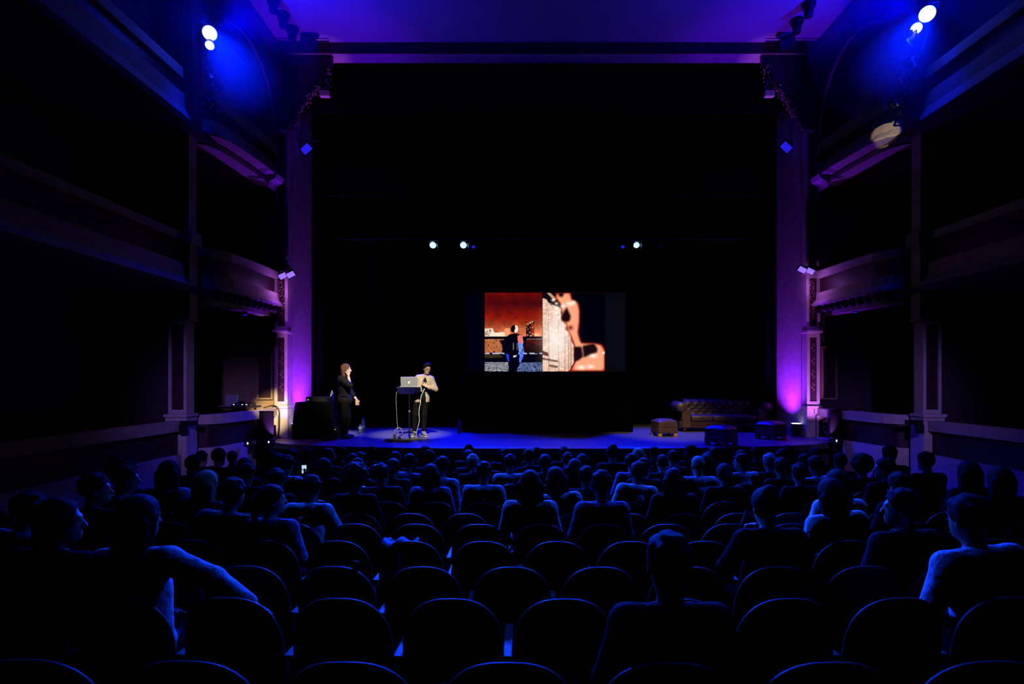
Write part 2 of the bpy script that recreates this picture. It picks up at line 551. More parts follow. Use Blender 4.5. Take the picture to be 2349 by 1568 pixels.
for s in (-1, 1):
    w = SIDE_WORDS[s]
    # proscenium pilaster: pedestal, panelled storeys, ledges
    t = thing('proscenium_pilaster', 'violet lit pilaster with gilded panels at the %s edge of stage opening' % w, 'pilaster')
    D = 13.0
    h0, h1 = 5.95, 6.25
    MB().box(X(s, h0 - 0.02), X(s, h1), D - 0.06, D + 0.2, SZ, CZ - 0.66).build('pedestal', cream, t, bevel=0.01)
    MB().box(X(s, h0 - 0.03), X(s, h1 + 0.02), D - 0.09, D + 0.2, CZ - 0.66, CZ - 0.60).build('pedestal_cap', cream, t, bevel=0.012)
    framed(t, s, h0, h1, D - 0.02, CZ - 0.60, CZ + 1.06, relief='scrolls')
    MB().box(X(s, h0 - 0.03), X(s, h1 + 0.03), D - 0.10, D + 0.2, CZ + 1.06, CZ + 1.12).build('ledge', cream, t, bevel=0.012)
    framed(t, s, h0, h1 + 0.02, D, CZ + 1.12, CZ + 2.42, relief='studs')
    MB().box(X(s, h0 - 0.02), X(s, h1 + 0.04), D - 0.05, D + 0.2, CZ + 2.42, CZ + 2.50).build('ledge', cream, t, bevel=0.012)
    framed(t, s, h0, h1, D + 0.02, CZ + 2.50, CZ + 5.75, fr=0.05)
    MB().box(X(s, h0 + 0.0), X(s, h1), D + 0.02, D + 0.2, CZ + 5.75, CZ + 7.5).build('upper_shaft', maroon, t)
    # hall pilaster between boxes and balcony
    t = thing('hall_pilaster', 'tall panelled pilaster parting %s boxes from the balcony fronts' % w, 'pilaster')
    D = 10.2
    MB().box(X(s, 6.60), X(s, 6.98), D - 0.06, D + 0.3, -0.3, CZ - 0.68).build('pedestal', cream, t, bevel=0.01)
    MB().box(X(s, 6.58), X(s, 7.0), D - 0.09, D + 0.3, CZ - 0.68, CZ - 0.62).build('pedestal_cap', cream, t, bevel=0.012)
    framed(t, s, 6.63, 6.96, D, CZ - 0.62, CZ + 1.06, fr=0.055)
    MB().box(X(s, 6.56), X(s, 6.96), D - 0.05, D + 0.3, CZ + 1.06, CZ + 1.11).build('ledge', cream, t, bevel=0.012)
    framed(t, s, 6.56, 6.90, D - 0.02, CZ + 1.11, CZ + 2.44, fr=0.055)
    MB().box(X(s, 6.52), X(s, 6.93), D - 0.05, D + 0.3, CZ + 2.44, CZ + 2.68).build('ledge', cream, t, bevel=0.012)
    framed(t, s, 6.60, 6.86, D + 0.02, CZ + 2.68, CZ + 4.5, fr=0.05)
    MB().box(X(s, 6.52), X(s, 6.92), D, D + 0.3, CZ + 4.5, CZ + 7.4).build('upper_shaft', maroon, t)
    # small black speaker on an L bracket at the pedestal
    sp = thing('wall_speaker', 'small black speaker on a bracket at the %s hall pilaster pedestal' % w, 'speaker', at(437, 975, 10.1) if s < 0 else at(2098, 973, 10.1))
    MB().box(-0.16, 0.12, -0.05, 0.03, 0.0, 0.08).build('bracket_arm', metalblack, sp, bevel=0.005)
    MB().box(-0.16 if s < 0 else 0.02, -0.06 if s < 0 else 0.12, -0.08, 0.03, -0.16, 0.0).build('cabinet', metalblack, sp, bevel=0.008)
    # ochre box door panel in the ground box (end wall)
    t = struct('trim_box_panel_' + w, MB().box(X(s, 6.34), X(s, 6.62), 13.02, 13.05, CZ - 0.42, CZ + 0.72), maroon, 'dark recessed panel in the end wall of the %s ground box' % w)
    for z0, z1, a, b in ((-0.46, -0.42, 6.30, 6.66), (0.72, 0.76, 6.30, 6.66), (-0.42, 0.72, 6.30, 6.34), (-0.42, 0.72, 6.62, 6.66)):
        MB().box(X(s, a), X(s, b), 13.0, 13.05, CZ + z0, CZ + z1).build('panel_moulding', ochre, t)
    # arch moulding on the upper wall
    b = MB()
    pts = []
    for k in range(25):
        a = math.pi * k / 24
        Dq = 11.72 + 1.2 * math.cos(a)
        pts.append((X(s, 6.22 + (12.95 - Dq) * 0.16), Dq, CZ + 5.5 + 1.75 * math.sin(a)))
    b.tube(pts, 0.035, 8)
    struct('trim_arch_' + w, b, cream, 'thin curved arch moulding above the upper %s box' % w, True)
    # edge trim of the opening on the reveal
    struct('wall_reveal_' + w, MB().box(X(s, 5.95), X(s, 6.25), 13.245, 14.5, SZ - 0.3, zc), cream, 'plastered %s reveal of the stage opening washed violet' % w)
    # corner spandrel with gilded garland
    poly = [(5.945, 7.5), (4.98, 7.5), (4.96, 7.28), (5.12, 7.22), (5.22, 6.95), (5.40, 6.62), (5.62, 6.35), (5.80, 6.05), (5.86, 5.85), (5.945, 5.72)]
    b = MB()
    b.prism(poly, 13.08, 13.2, lambda u, v, a: (X(s, u), a, CZ + v))
    sp = struct('wall_spandrel_' + w, b, maroon, 'dark carved %s corner spandrel of the stage opening' % w)
    g = MB()
    for k in range(150):
        q = random.random() ** 1.0 * 5.999
        i = int(q)
        pp = [(5.06, 7.14), (5.06, 6.72), (5.34, 6.66), (5.50, 6.42), (5.66, 6.16), (5.84, 5.88), (5.92, 5.70)]
        u = pp[i][0] + (pp[i + 1][0] - pp[i][0]) * (q - i) + random.gauss(0, 0.05)
        v = pp[i][1] + (pp[i + 1][1] - pp[i][1]) * (q - i) + random.gauss(0, 0.05)
        rr = random.uniform(0.010, 0.024)
        g.blob((X(s, u), 13.06, CZ + v), (rr, rr * 0.9, rr * 1.2), 6, 4)
    g.build('gilded_garland', gold, sp, True, kind='stuff')
    MB().box(X(s, 5.0), X(s, 5.22), 12.98, 13.1, CZ + 6.5, CZ + 6.62).build('garland_shelf', cream, sp)
    # black mask above, level with the beam, and the small bar
    # flood lamp lying dark on the beam bar
    bar = thing('lamp_bar', 'thin bar crossing the %s end of the beam at the ceiling' % w, 'bar')
    MB().tube([(X(s, 6.15), 12.85, CZ + 7.66), (X(s, 4.95), 12.85, CZ + 7.66)], 0.018, 8).build('pipe', metalblack, bar)
    fl = thing('flood_lamp', 'unlit black flood lamp on the %s ceiling bar' % w, 'flood lamp', (X(s, 5.35), 12.72, CZ + 7.54))
    M = Matrix.Rotation(s * -0.5, 4, 'Y') @ Matrix.Rotation(0.5, 4, 'X')
    MB().box(-0.2, 0.2, -0.06, 0.06, -0.13, 0.13, M).build('housing', metalblack, fl, bevel=0.01)
    MB().box(-0.18, 0.18, -0.068, -0.06, -0.11, 0.11, M).build('glass', glasslens, fl)
    MB().tube([(-0.2, 0, 0.0), (-0.2, 0.08, 0.04), (0.2, 0.08, 0.04), (0.2, 0, 0.0)], 0.012, 6).build('yoke', metalblack, fl)
    # bell shaped speakers under the ceiling
    for k, (px, py) in enumerate(((670, 64), (650, 32), (627, -4)) if s < 0 else ((1828, 45), (1855, 7))):
        Dc = 7.73 * F / (HY - py)
        p = at(px, py, Dc)
        bs = thing('ceiling_speaker', ('first', 'second', 'third')[k] + ' black bell shaped speaker from the beam, %s ceiling edge' % w, 'speaker', (p.x, p.y, zc), 0, 'bell speakers under the ceiling')
        MB().lathe([(0.05, -0.30), (0.075, -0.285), (0.085, -0.2), (0.10, -0.13), (0.135, -0.07), (0.14, -0.04)], 18).build('bell', metalblack, bs, True)
        MB().lathe([(0.14, -0.04), (0.145, -0.02), (0.13, 0.0)], 18).build('flange', metalblack, bs, True)

# beam and soffit of the stage opening
struct('beam_proscenium', MB().box(X(-1, 6.25), X(1, 6.25), 13.0, 13.06, CZ + 7.5, zc), maroon, 'dark beam across the top of the stage opening')
struct('ceiling_soffit', MB().box(X(-1, 5.95), X(1, 5.95), 13.06, 13.44, CZ + 7.5, CZ + 7.6), cream, 'pale soffit strip of the stage opening lit violet at its ends')

# thin haze hanging round the two dazzling house lamps
hz = bpy.data.materials.new('lamp_haze')
hz.use_nodes = True
nt = hz.node_tree
nt.nodes.remove(nt.nodes['Principled BSDF'])
vsn = nt.nodes.new('ShaderNodeVolumeScatter')
vsn.inputs['Density'].default_value = 0.09
vsn.inputs['Color'].default_value = (0.05, 0.12, 1.0, 1)
nt.links.new(vsn.outputs[0], nt.nodes['Material Output'].inputs['Volume'])
for p, w in ((LAMP_L, 'left'), (LAMP_R, 'right')):
    b = MB().blob((0, 0, 0), 1.9, 28, 16)
    o = b.build('haze', hz, None, True)
    o.location = p
    tag(o, 'thin blue haze glowing round the dazzling %s house lamp' % w, 'haze', kind='stuff')

# ================================================================== THE STAGE
b = MB()
front = []
for k in range(25):
    t_ = k / 24
    x = -4.75 + t_ * (6.15 + 4.75)
    u = (t_ - 0.5) * 2
    front.append((x, 10.92 + 0.75 * abs(u) ** 3.0))
poly = front + [(X(1, 6.4), 12.4), (X(1, 6.4), 12.9), (X(1, 8.3), 12.95), (X(1, 8.3), 18.0), (X(-1, 8.3), 18.0), (X(-1, 8.3), 12.95), (X(-1, 6.4), 12.9), (X(-1, 6.4), 12.4)]
b.prism(poly, SZ - 0.12, SZ, lambda u, v, a: (u, v, a))
struct('floor_stage', b, stagefloor, 'dark painted stage floor flooded with blue light')
b = MB()
b.loops([[(x, y + 0.04, -0.4) for x, y in front], [(x, y + 0.04, SZ - 0.12) for x, y in front]], close=False)
struct('wall_stage_front', b, darkwall, 'dark curved front of the stage apron')


def curtain(name, x0, x1, D, z0, z1, m, label, cat='curtain', amp=0.05, wave=0.28, hem=True):
    t = thing(name, label, cat, ((x0 + x1) / 2, D, z0))
    n = int((x1 - x0) / 0.05)
    rows_ = [[(x0 + (x1 - x0) * i / n - (x0 + x1) / 2, amp * math.sin(i * 0.05 / wave * 6.283 + 0.6 * math.sin(i * 0.11)), h) for i in range(n + 1)]
             for h in np.linspace(0, z1 - z0, 4)]
    c = MB()
    c.loops(rows_, close=False)
    o = c.build('cloth', m, t, True)
    so = o.modifiers.new('thick', 'SOLIDIFY')
    so.thickness = 0.012
    if hem:
        c = MB()
        c.tube([(p[0], p[1], 0.012) for p in rows_[0]], 0.014, 6)
        c.build('hem', hemcloth, t, True)
    return t


hemcloth = mat('black_hem', (0.012, 0.012, 0.014), 0.7, spec=0.2)
curtain('valance', X(-1, 5.9), X(1, 5.9), 13.52, CZ + 6.35, CZ + 7.55, blackcloth, 'black valance hanging right behind the top of the stage opening', wave=0.4)
curtain('border_curtain', X(-1, 6.3), X(1, 6.3), 15.0, CZ + 4.85, CZ + 8.0, blackcloth, 'second black border curtain, hem faintly visible above the lamp bar')
curtain('backdrop_curtain', X(-1, 8.2), X(1, 8.2), 17.7, SZ, CZ + 8.0, blackcloth, 'full black pleated curtain closing the rear of the stage', hem=False, amp=0.08)
for s in (-1, 1):
    w = SIDE_WORDS[s]
    x0, x1 = sorted((X(s, 5.75), X(s, 8.2)))
    curtain('leg_curtain', x0, x1, 14.75, SZ, CZ + 8.0, blackcloth, 'tall black wing curtain behind the %s reveal' % w, hem=False)

struct('ceiling_stage', MB().box(X(-1, 8.3), X(1, 8.3), 13.46, 18.0, CZ + 8.0, CZ + 8.15), darkwall, 'dark grid above the stage')
# ---- lamp bar over the stage
t = thing('lighting_bar', 'dark lighting pipe hung across the stage above the screen', 'lighting bar')
z = at(0, 563, 15.5).z + 0.19
MB().tube([(X(-1, 5.6), 15.58, z), (X(1, 5.6), 15.58, z)], 0.025, 8).build('pipe', metalblack, t)
for x in (-4, -1, 2, 5):
    MB().tube([(x, 15.58, z), (x, 15.58, CZ + 8.0)], 0.006, 5).build('cable', metalblack, t)


def stage_lamp(label, loc, target, r=0.11, length=0.26, lens=glasslens, group=None, doors=4, name='stage_lamp', doorm=None, yoke_up=True):
    """a theatre lantern: ribbed can, lens, yoke, clamp and barn doors; looks from loc to target"""
    doorm = doorm or metalblack
    t = thing(name, label, 'stage lamp', loc, 0, group)
    M = (Vector(target) - Vector(loc)).to_track_quat('Z', 'Y').to_matrix().to_4x4()
    c = MB()
    c.lathe([(r * 0.55, -length), (r * 0.8, -length * 0.95), (r * 0.85, -length * 0.5), (r, -length * 0.42), (r, -0.02), (r * 1.05, 0.0)], 18, M)
    c.build('can', metalblack, t, True)
    MB().lathe([(r * 0.9, -0.01), (r * 0.9, 0.004), (r * 0.5, 0.018)], 18, M).build('lens', lens, t, True)
    y = MB()
    sgn = 1 if yoke_up else -1
    side = M.to_3x3() @ Vector((1, 0, 0))
    if abs(side.z) > 0.6:
        side = M.to_3x3() @ Vector((0, 1, 0))
    ctr = M.to_3x3() @ Vector((0, 0, -length * 0.45))
    y.tube([ctr + side * r * 1.1, ctr + side * r * 1.25 + Vector((0, 0, sgn * r * 1.2)), ctr - side * r * 1.25 + Vector((0, 0, sgn * r * 1.2)), ctr - side * r * 1.1], 0.012, 6)
    y.build('yoke', metalblack, t)
    top = ctr + Vector((0, 0, sgn * r * 1.2))
    MB().box(top.x - 0.025, top.x + 0.025, top.y - 0.025, top.y + 0.025, top.z, max(top.z + 0.05, 0.24) if name == 'bar_lamp' else top.z + sgn * 0.07).build('clamp', metalblack, t)
    for k in range(doors):
        a = k * math.pi / 2
        Md = M @ Matrix.Rotation(a, 4, 'Z') @ Matrix.Translation((r * 1.02, 0, 0.0)) @ Matrix.Rotation(0.45, 4, 'Y')
        MB().box(-0.003, 0.003, -r * 0.8, r * 0.8, 0.0, r * 1.25, Md).build('light_flap', doorm, t)
    return t


for i, (px, py, lens, r, name_) in enumerate((
        (993, 562, lampblue, 0.10, 'bright blue lamp, farthest from the screen on the stage bar'),
        (1063, 562, lampblue, 0.10, 'brightest blue lamp on the stage bar, above the speaker'),
        (1086, 566, ledblue, 0.05, 'small dim blue lamp beside the brightest stage bar lamp'),
        (1429, 566, ledblue, 0.05, 'small dim blue lamp on the bar above the screen edge'),
        (1460, 562, lampblue, 0.09, 'bright blue lamp on the stage bar above the sofa'),
        (1516, 563, glasslens, 0.08, 'unlit lamp at the sofa end of the stage bar'))):
    p = at(px, py, 15.5)
    stage_lamp(name_, p, (p.x + (0.2 if i % 2 else -0.3), 10.5, 2.8 if r > 0.06 else 1.0), r, 0.22, lens, 'lamps on the stage bar', 0 if r < 0.06 else 2, name='bar_lamp')

# ---- screen on its draped riser
t = thing('draped_riser', 'tall black draped platform carrying the bright screen', 'riser', at(1255, 990, 14.4) * 1)
t.location = (0.72, 14.85, SZ)
hw = 2.14
c = MB()
n = 120
ring0 = []
for i in range(n):
    q = i / n * 4
    k, f_ = int(q), q - int(q)
    cs = [(-hw, -0.45), (hw, -0.45), (hw, 0.55), (-hw, 0.55)]
    a, b_ = cs[k], cs[(k + 1) % 4]
    ring0.append((a[0] + (b_[0] - a[0]) * f_, a[1] + (b_[1] - a[1]) * f_, i))
rg = []
for h, g in ((0, 1.035), (0.5, 1.02), (1.0, 1.005), (1.5, 0.995)):
    rg.append([(x * (1 + (g - 1) * 0.5) + 0.018 * math.sin(i * 2.1), y * g + 0.025 * math.sin(i * 2.1), h) for x, y, i in ring0])
c.loops(rg)
c.build('drape', blackcloth, t, True)
MB().box(-hw - 0.02, hw + 0.02, -0.48, 0.58, 1.5, 1.52).build('top_board', mat('riser_top', (0.03, 0.03, 0.035), 0.3), t)

SCW, SCH = 276, 184


def paint_screen():
    """the projected picture: a figure seated before a red dusk, and a glowing face in profile"""
    H, W = SCH, SCW
    yy, xx = np.mgrid[0:H, 0:W].astype(np.float32)
    img = np.zeros((H, W, 3), np.float32)
    rng = np.random.default_rng(3)

    def noise(s):
        g = rng.random((H // s + 2, W // s + 2)).astype(np.float32)
        y, x = yy / s, xx / s
        y0, x0 = y.astype(int), x.astype(int)
        fy, fx = y - y0, x - x0
        return (g[y0, x0] * (1 - fy) * (1 - fx) + g[y0 + 1, x0] * fy * (1 - fx) + g[y0, x0 + 1] * (1 - fy) * fx + g[y0 + 1, x0 + 1] * fy * fx)

    Z = 5.593

    def P(*pts):
        return [((a - 402) / Z, (b - 180) / Z) for a, b in pts]

    def inside(pts):
        m = np.zeros((H, W), bool)
        k = len(pts)
        for i in range(k):
            x1, y1 = pts[i]
            x2, y2 = pts[(i + 1) % k]
            if y1 == y2:
                continue
            c_ = ((yy < y1) != (yy < y2)) & (xx < (x2 - x1) * (yy - y1) / (y2 - y1) + x1)
            m ^= c_
        return m

    def fill(mask, col, a=1.0):
        img[mask] = img[mask] * (1 - a) + np.array(col, np.float32) * a

    def soft(cx, cy, rx, ry, col, a=1.0, p=2.0):
        c0 = ((cx - 402) / Z, (cy - 180) / Z)
        d = ((xx - c0[0]) / (rx / Z)) ** 2 + ((yy - c0[1]) / (ry / Z)) ** 2
        g = (np.exp(-d * p) * a)[..., None]
        img[:] = img * (1 - g) + np.array(col, np.float32) * g

    n1, n2, n3 = noise(14), noise(4), noise(1)
    L = xx < 132
    # red sky
    sky = L & (yy < 102)
    stops = [(0, (0.44, 0.04, 0.0)), (25, (0.28, 0.02, 0.0)), (40, (0.40, 0.05, 0.0)), (58, (0.55, 0.09, 0.0)), (72, (0.62, 0.22, 0.08)), (86, (0.85, 0.42, 0.25)), (102, (0.95, 0.48, 0.30))]
    for ch in range(3):
        img[..., ch] = np.where(sky, np.interp(yy, [q[0] for q in stops], [q[1][ch] for q in stops]), 0)
    img[sky] *= (0.72 + 0.4 * n1[sky] + 0.22 * n2[sky] - 0.06)[:, None]
    # lit building and tower on the skyline
    fill(inside(P((402, 650), (500, 640), (525, 700), (655, 690), (655, 750), (402, 755))), (1.0, 0.90, 0.80))
    fill(inside(P((402, 690), (480, 640), (490, 690), (460, 740), (402, 745))) & (n3 > 0.55), (0.35, 0.14, 0.07))
    fill(inside(P((660, 640), (725, 640), (725, 745), (655, 745))), (0.98, 0.62, 0.42))
    fill(inside(P((930, 600), (960, 600), (985, 560), (1035, 560), (1035, 745), (930, 745))), (0.16, 0.03, 0.01))
    fill(inside(P((1000, 580), (1035, 580), (1035, 745), (1000, 745))), (0.55, 0.16, 0.04))
    tw = inside(P((930, 555), (1090, 555), (1090, 745), (930, 745)))
    for a, b_, r in ((955, 590, 9), (985, 570, 12), (1010, 560, 10), (940, 625, 6), (955, 655, 7), (985, 635, 6), (1015, 630, 7), (980, 695, 9), (950, 730, 10), (1015, 715, 10), (990, 740, 12), (1050, 725, 14), (1080, 730, 14)):
        soft(a, b_, r, r, (1, 0.92, 0.8), 1.0, 1.2)
    # parapet wall
    fill(L & (yy >= 102) & (yy < 141), (0.0, 0.0, 0.0))
    wl = inside(P((402, 780), (650, 780), (620, 960), (402, 960)))
    fill(wl, (0.80, 0.45, 0.26))
    img[wl] *= (0.75 + 0.4 * n2[wl])[:, None]
    fill(wl & (n2 > 0.72) & (n3 > 0.4), (0.1, 0.04, 0.02))
    wr = inside(P((930, 790), (1140, 790), (1140, 960), (900, 960)))
    fill(wr, (0.34, 0.09, 0.04))
    img[wr] *= (0.3 + 0.9 * n2[wr] * np.clip(1.6 - (yy[wr] - 108) / 16, 0.1, 1))[:, None]
    fill(inside(P((940, 778), (1140, 778), (1140, 788), (940, 788))), (0.5, 0.35, 0.33))
    fill(L & (yy > 139) & (yy < 143) & (n2 > 0.4), (0.72, 0.74, 0.85))
    g = inside(P((402, 985), (600, 985), (640, 1020), (402, 1030)))
    fill(g, (0.20, 0.17, 0.02))
    # ground with white streaks and blue gravel
    gr = L & (yy > 161)
    fill(gr, (0.02, 0.02, 0.03))
    st = gr & (xx < 55) & (np.sin(yy * 1.7 + n2 * 5) > 0.0)
    fill(st, (0.85, 0.85, 0.88), 0.85)
    bl = gr & (xx > 74) & (n3 + 0.25 * n2 > 0.62)
    fill(bl, (0.55, 0.66, 0.95), 0.8)
    # seated figure: legs, jacket, sleeve, head
    fill(inside(P((650, 960), (905, 940), (900, 1000), (850, 1110), (820, 1165), (710, 1165), (700, 1080))), (0.0, 0.0, 0.01))
    fill(inside(P((670, 970), (715, 985), (712, 1085), (690, 1050))), (0.12, 0.25, 0.90))
    fill(inside(P((860, 920), (908, 950), (890, 1030), (850, 1100), (840, 1050))), (0.20, 0.36, 0.95))
    fill(inside(P((655, 770), (720, 720), (800, 705), (850, 720), (860, 960), (835, 985), (650, 965), (630, 930), (620, 860), (585, 800), (650, 790))), (0.01, 0.01, 0.015))
    fill(inside(P((820, 740), (850, 730), (885, 745), (898, 830), (830, 835))), (0.92, 0.48, 0.46))
    fill(inside(P((825, 835), (895, 830), (885, 930), (830, 985), (840, 930))), (0.30, 0.48, 0.95))
    ln = inside(P((825, 835), (895, 830), (908, 950), (850, 1100))) & (n3 > 0.7)
    fill(ln, (0.75, 0.85, 1.0), 0.7)
    for x_ in (765, 812, 835):
        fill(inside(P((x_, 830), (x_ + 7, 830), (x_ + 7, 920), (x_, 920))), (0.65, 0.65, 0.66), 0.7)
    fill(inside(P((735, 640), (750, 610), (790, 597), (825, 615), (832, 655), (820, 690), (790, 705), (745, 690), (732, 665))), (0.03, 0.01, 0.01))
    fill(inside(P((790, 600), (822, 612), (832, 655), (818, 690), (790, 703), (780, 680), (795, 640))), (0.98, 0.90, 0.84))
    fill(inside(P((770, 995), (812, 990), (800, 1015), (768, 1020))), (0.85, 0.85, 0.85))
    # right photograph: glowing street front and face in profile
    R = (xx >= 132) & (xx < 276)
    fill(R, (0.0, 0.0, 0.0))
    blur_layers = []
    fc = inside(P((1142, 250), (1200, 270), (1260, 330), (1370, 380), (1380, 520), (1450, 600), (1440, 660), (1490, 700), (1520, 820), (1550, 870), (1545, 1080), (1480, 1200), (1142, 1200)))
    fill(fc & R, (0.98, 0.80, 0.70))
    img[fc & R] *= (0.78 + 0.35 * n2[fc & R])[:, None]
    wn = fc & R & (np.sin(yy * 0.95 + xx * 0.25) > 0.5) & (np.sin(xx * 0.9) > -0.2)
    fill(wn & (n2 > 0.35), (0.80, 0.48, 0.36), 0.5)
    for px_ in (1212, 1340, 1420, 1470, 1500):
        fill(inside(P((px_, 420), (px_ + 9, 420), (px_ + 14, 1200), (px_ + 2, 1200))), (0.45, 0.20, 0.12), 0.55)
    soft(1320, 780, 170, 330, (1.0, 0.97, 0.93), 0.85, 1.0)
    for q in range(60):
        soft(1160 + 300 * rng.random(), 380 + 700 * rng.random(), 14, 12, (1.0, 0.98, 0.95), 0.8, 1.5)
    fill(inside(P((1142, 930), (1215, 960), (1215, 1010), (1142, 985))), (0.25, 0.10, 0.06), 0.8)
    fill(inside(P((1142, 1020), (1340, 1060), (1340, 1085), (1142, 1050))), (0.25, 0.10, 0.06), 0.6)
    fill(inside(P((1225, 1110), (1340, 1130), (1330, 1160), (1225, 1140))), (0.25, 0.10, 0.06), 0.6)
    fill(inside(P((1142, 180), (1320, 180), (1290, 250), (1260, 350), (1220, 310), (1180, 260), (1142, 240))) & (n2 > 0.35), (0.08, 0.03, 0.02))
    fill(inside(P((1195, 182), (1240, 182), (1320, 260), (1290, 280))), (0.95, 0.75, 0.6), 0.8)
    # face glow
    face = inside(P((1320, 180), (1500, 180), (1520, 270), (1600, 310), (1622, 420), (1615, 600), (1600, 700), (1628, 800), (1640, 830), (1800, 830), (1900, 850), (1940, 920), (1945, 1200), (1490, 1200), (1560, 1070), (1545, 860), (1480, 700), (1440, 640), (1450, 590), (1380, 530), (1390, 440), (1370, 330), (1300, 240)))
    m = face.astype(np.float32)
    for _ in range(9):
        m = (m + np.roll(m, 1, 0) + np.roll(m, -1, 0) + np.roll(m, 1, 1) + np.roll(m, -1, 1)) / 5
    core = face.astype(np.float32)
    for _ in range(60):
        core = (core + np.roll(core, 1, 0) + np.roll(core, -1, 0) + np.roll(core, 1, 1) + np.roll(core, -1, 1)) / 5
    t_ = np.clip((core - 0.42) / 0.45, 0, 1)[..., None]
    colr = np.array((0.75, 0.10, 0.02)) * (1 - t_) + np.array((1.0, 0.66, 0.50)) * t_
    a_ = (m * R)[..., None]
    img[:] = img * (1 - a_) + colr * a_
    # dark hollows of the picture
    for pts in (((1450, 365), (1500, 480), (1495, 540), (1450, 562), (1395, 545), (1380, 500), (1410, 440)),
                ((1545, 880), (1640, 880), (1660, 1010), (1600, 1060), (1550, 1075)),
                ((1655, 870), (1800, 840), (1842, 900), (1842, 950), (1770, 980), (1670, 1020)),
                ((1340, 182), (1420, 182), (1400, 235), (1360, 235))):
        h_ = inside(P(*pts)).astype(np.float32)
        for _ in range(8):
            h_ = (h_ + np.roll(h_, 1, 0) + np.roll(h_, -1, 0) + np.roll(h_, 1, 1) + np.roll(h_, -1, 1)) / 5
        a_ = (h_ * 0.97)[..., None]
        img[:] = img * (1 - a_) + np.array((0.06, 0.01, 0.0)) * a_
    soft(1500, 635, 40, 35, (0.42, 0.07, 0.02), 0.8, 1.5)
    for a, b_, r1, r2 in ((1490, 325, 60, 36), (1540, 305, 36, 30), (1405, 355, 40, 34), (1280, 275, 32, 26), (1320, 380, 44, 40), (1330, 440, 50, 28), (1345, 505, 40, 34), (1790, 1000, 60, 34), (1640, 1150, 60, 34), (1760, 1140, 55, 28), (1445, 705, 34, 34), (1320, 320, 26, 20), (1930, 960, 30, 20)):
        soft(a, b_, r1, r2, (1.0, 0.96, 0.90), 1.0, 1.6)
    img[~(L | R)] = 0
    img[..., :] = np.clip(img, 0, 1)
    return img


t = thing('led_screen', 'bright wide screen showing a red dusk figure and a glowing face', 'screen', (0.72, 14.75, SZ + 1.52))
D = 14.62
x0, x1 = (1112 - HX) * D / F - 0.72, (1387.5 - HX) * D / F - 0.72
z0, z1 = SZ + 1.535, CZ + (HY - 671) * D / F
z0 -= SZ + 1.52
z1 -= SZ + 1.52
xr = (1434 - HX) * D / F - 0.72
xl = (1075 - HX) * D / F - 0.72
MB().box(xl - 0.04, xr + 0.04, -0.10, 0.0, 0.0, z1 + 0.06).build('cabinet', metalblack, t)
MB().box(xl, x0 - 0.004, -0.112, -0.10, z0, z1).build('dark_screen_edge', mat('idle_screen_black', (0.004, 0.004, 0.004), 0.6), t)
MB().box(x1 + 0.004, xr, -0.112, -0.10, z0, z1).build('dark_screen_edge', mat('idle_screen_grey', (0.004, 0.004, 0.004), 0.6, emit=(1, 1, 1), strength=0.0022), t)
img = paint_screen()
lin = np.where(img <= 0.04045, img / 12.92, ((img + 0.055) / 1.055) ** 2.4)
gx = np.linspace(x0, x1, SCW)
gz = np.linspace(z1, z0, SCH)
V = np.zeros((SCH, SCW, 3), np.float32)
V[..., 0] = gx[None, :]
V[..., 1] = -0.13
V[..., 2] = gz[:, None]
idx = np.arange(SCW * SCH).reshape(SCH, SCW)
Q = np.stack([idx[1:, :-1], idx[1:, 1:], idx[:-1, 1:], idx[:-1, :-1]], -1).reshape(-1, 4)


def np_mesh(name, V, Q, smooth=True):
    me = bpy.data.meshes.new(name)
    V = np.asarray(V, np.float32).reshape(-1, 3)
    Q = np.asarray(Q, np.int32)
    me.vertices.add(len(V))
    me.vertices.foreach_set('co', V.ravel())
    me.loops.add(Q.size)
    me.loops.foreach_set('vertex_index', Q.ravel())
    me.polygons.add(len(Q))
    me.polygons.foreach_set('loop_start', np.arange(0, Q.size, 4, dtype=np.int32))
    me.polygons.foreach_set('use_smooth', np.full(len(Q), smooth))
    me.update(calc_edges=True)
    me.validate()
    return me


me = np_mesh('display', V, Q, False)
ca = me.color_attributes.new('picture', 'FLOAT_COLOR', 'POINT')
rgba = np.ones((SCW * SCH, 4), np.float32)
rgba[:, :3] = lin.reshape(-1, 3)
ca.data.foreach_set('color', rgba.ravel())
m = bpy.data.materials.new('screen_picture')
m.use_nodes = True
nt = m.node_tree
bs = nt.nodes['Principled BSDF']
bs.inputs['Base Color'].default_value = (0.01, 0.01, 0.01, 1)
at_n = nt.nodes.new('ShaderNodeVertexColor')
at_n.layer_name = 'picture'
nt.links.new(at_n.outputs['Color'], bs.inputs['Emission Color'])
bs.inputs['Emission Strength'].default_value = 1.0
me.materials.append(m)
link(bpy.data.objects.new('display', me), t)


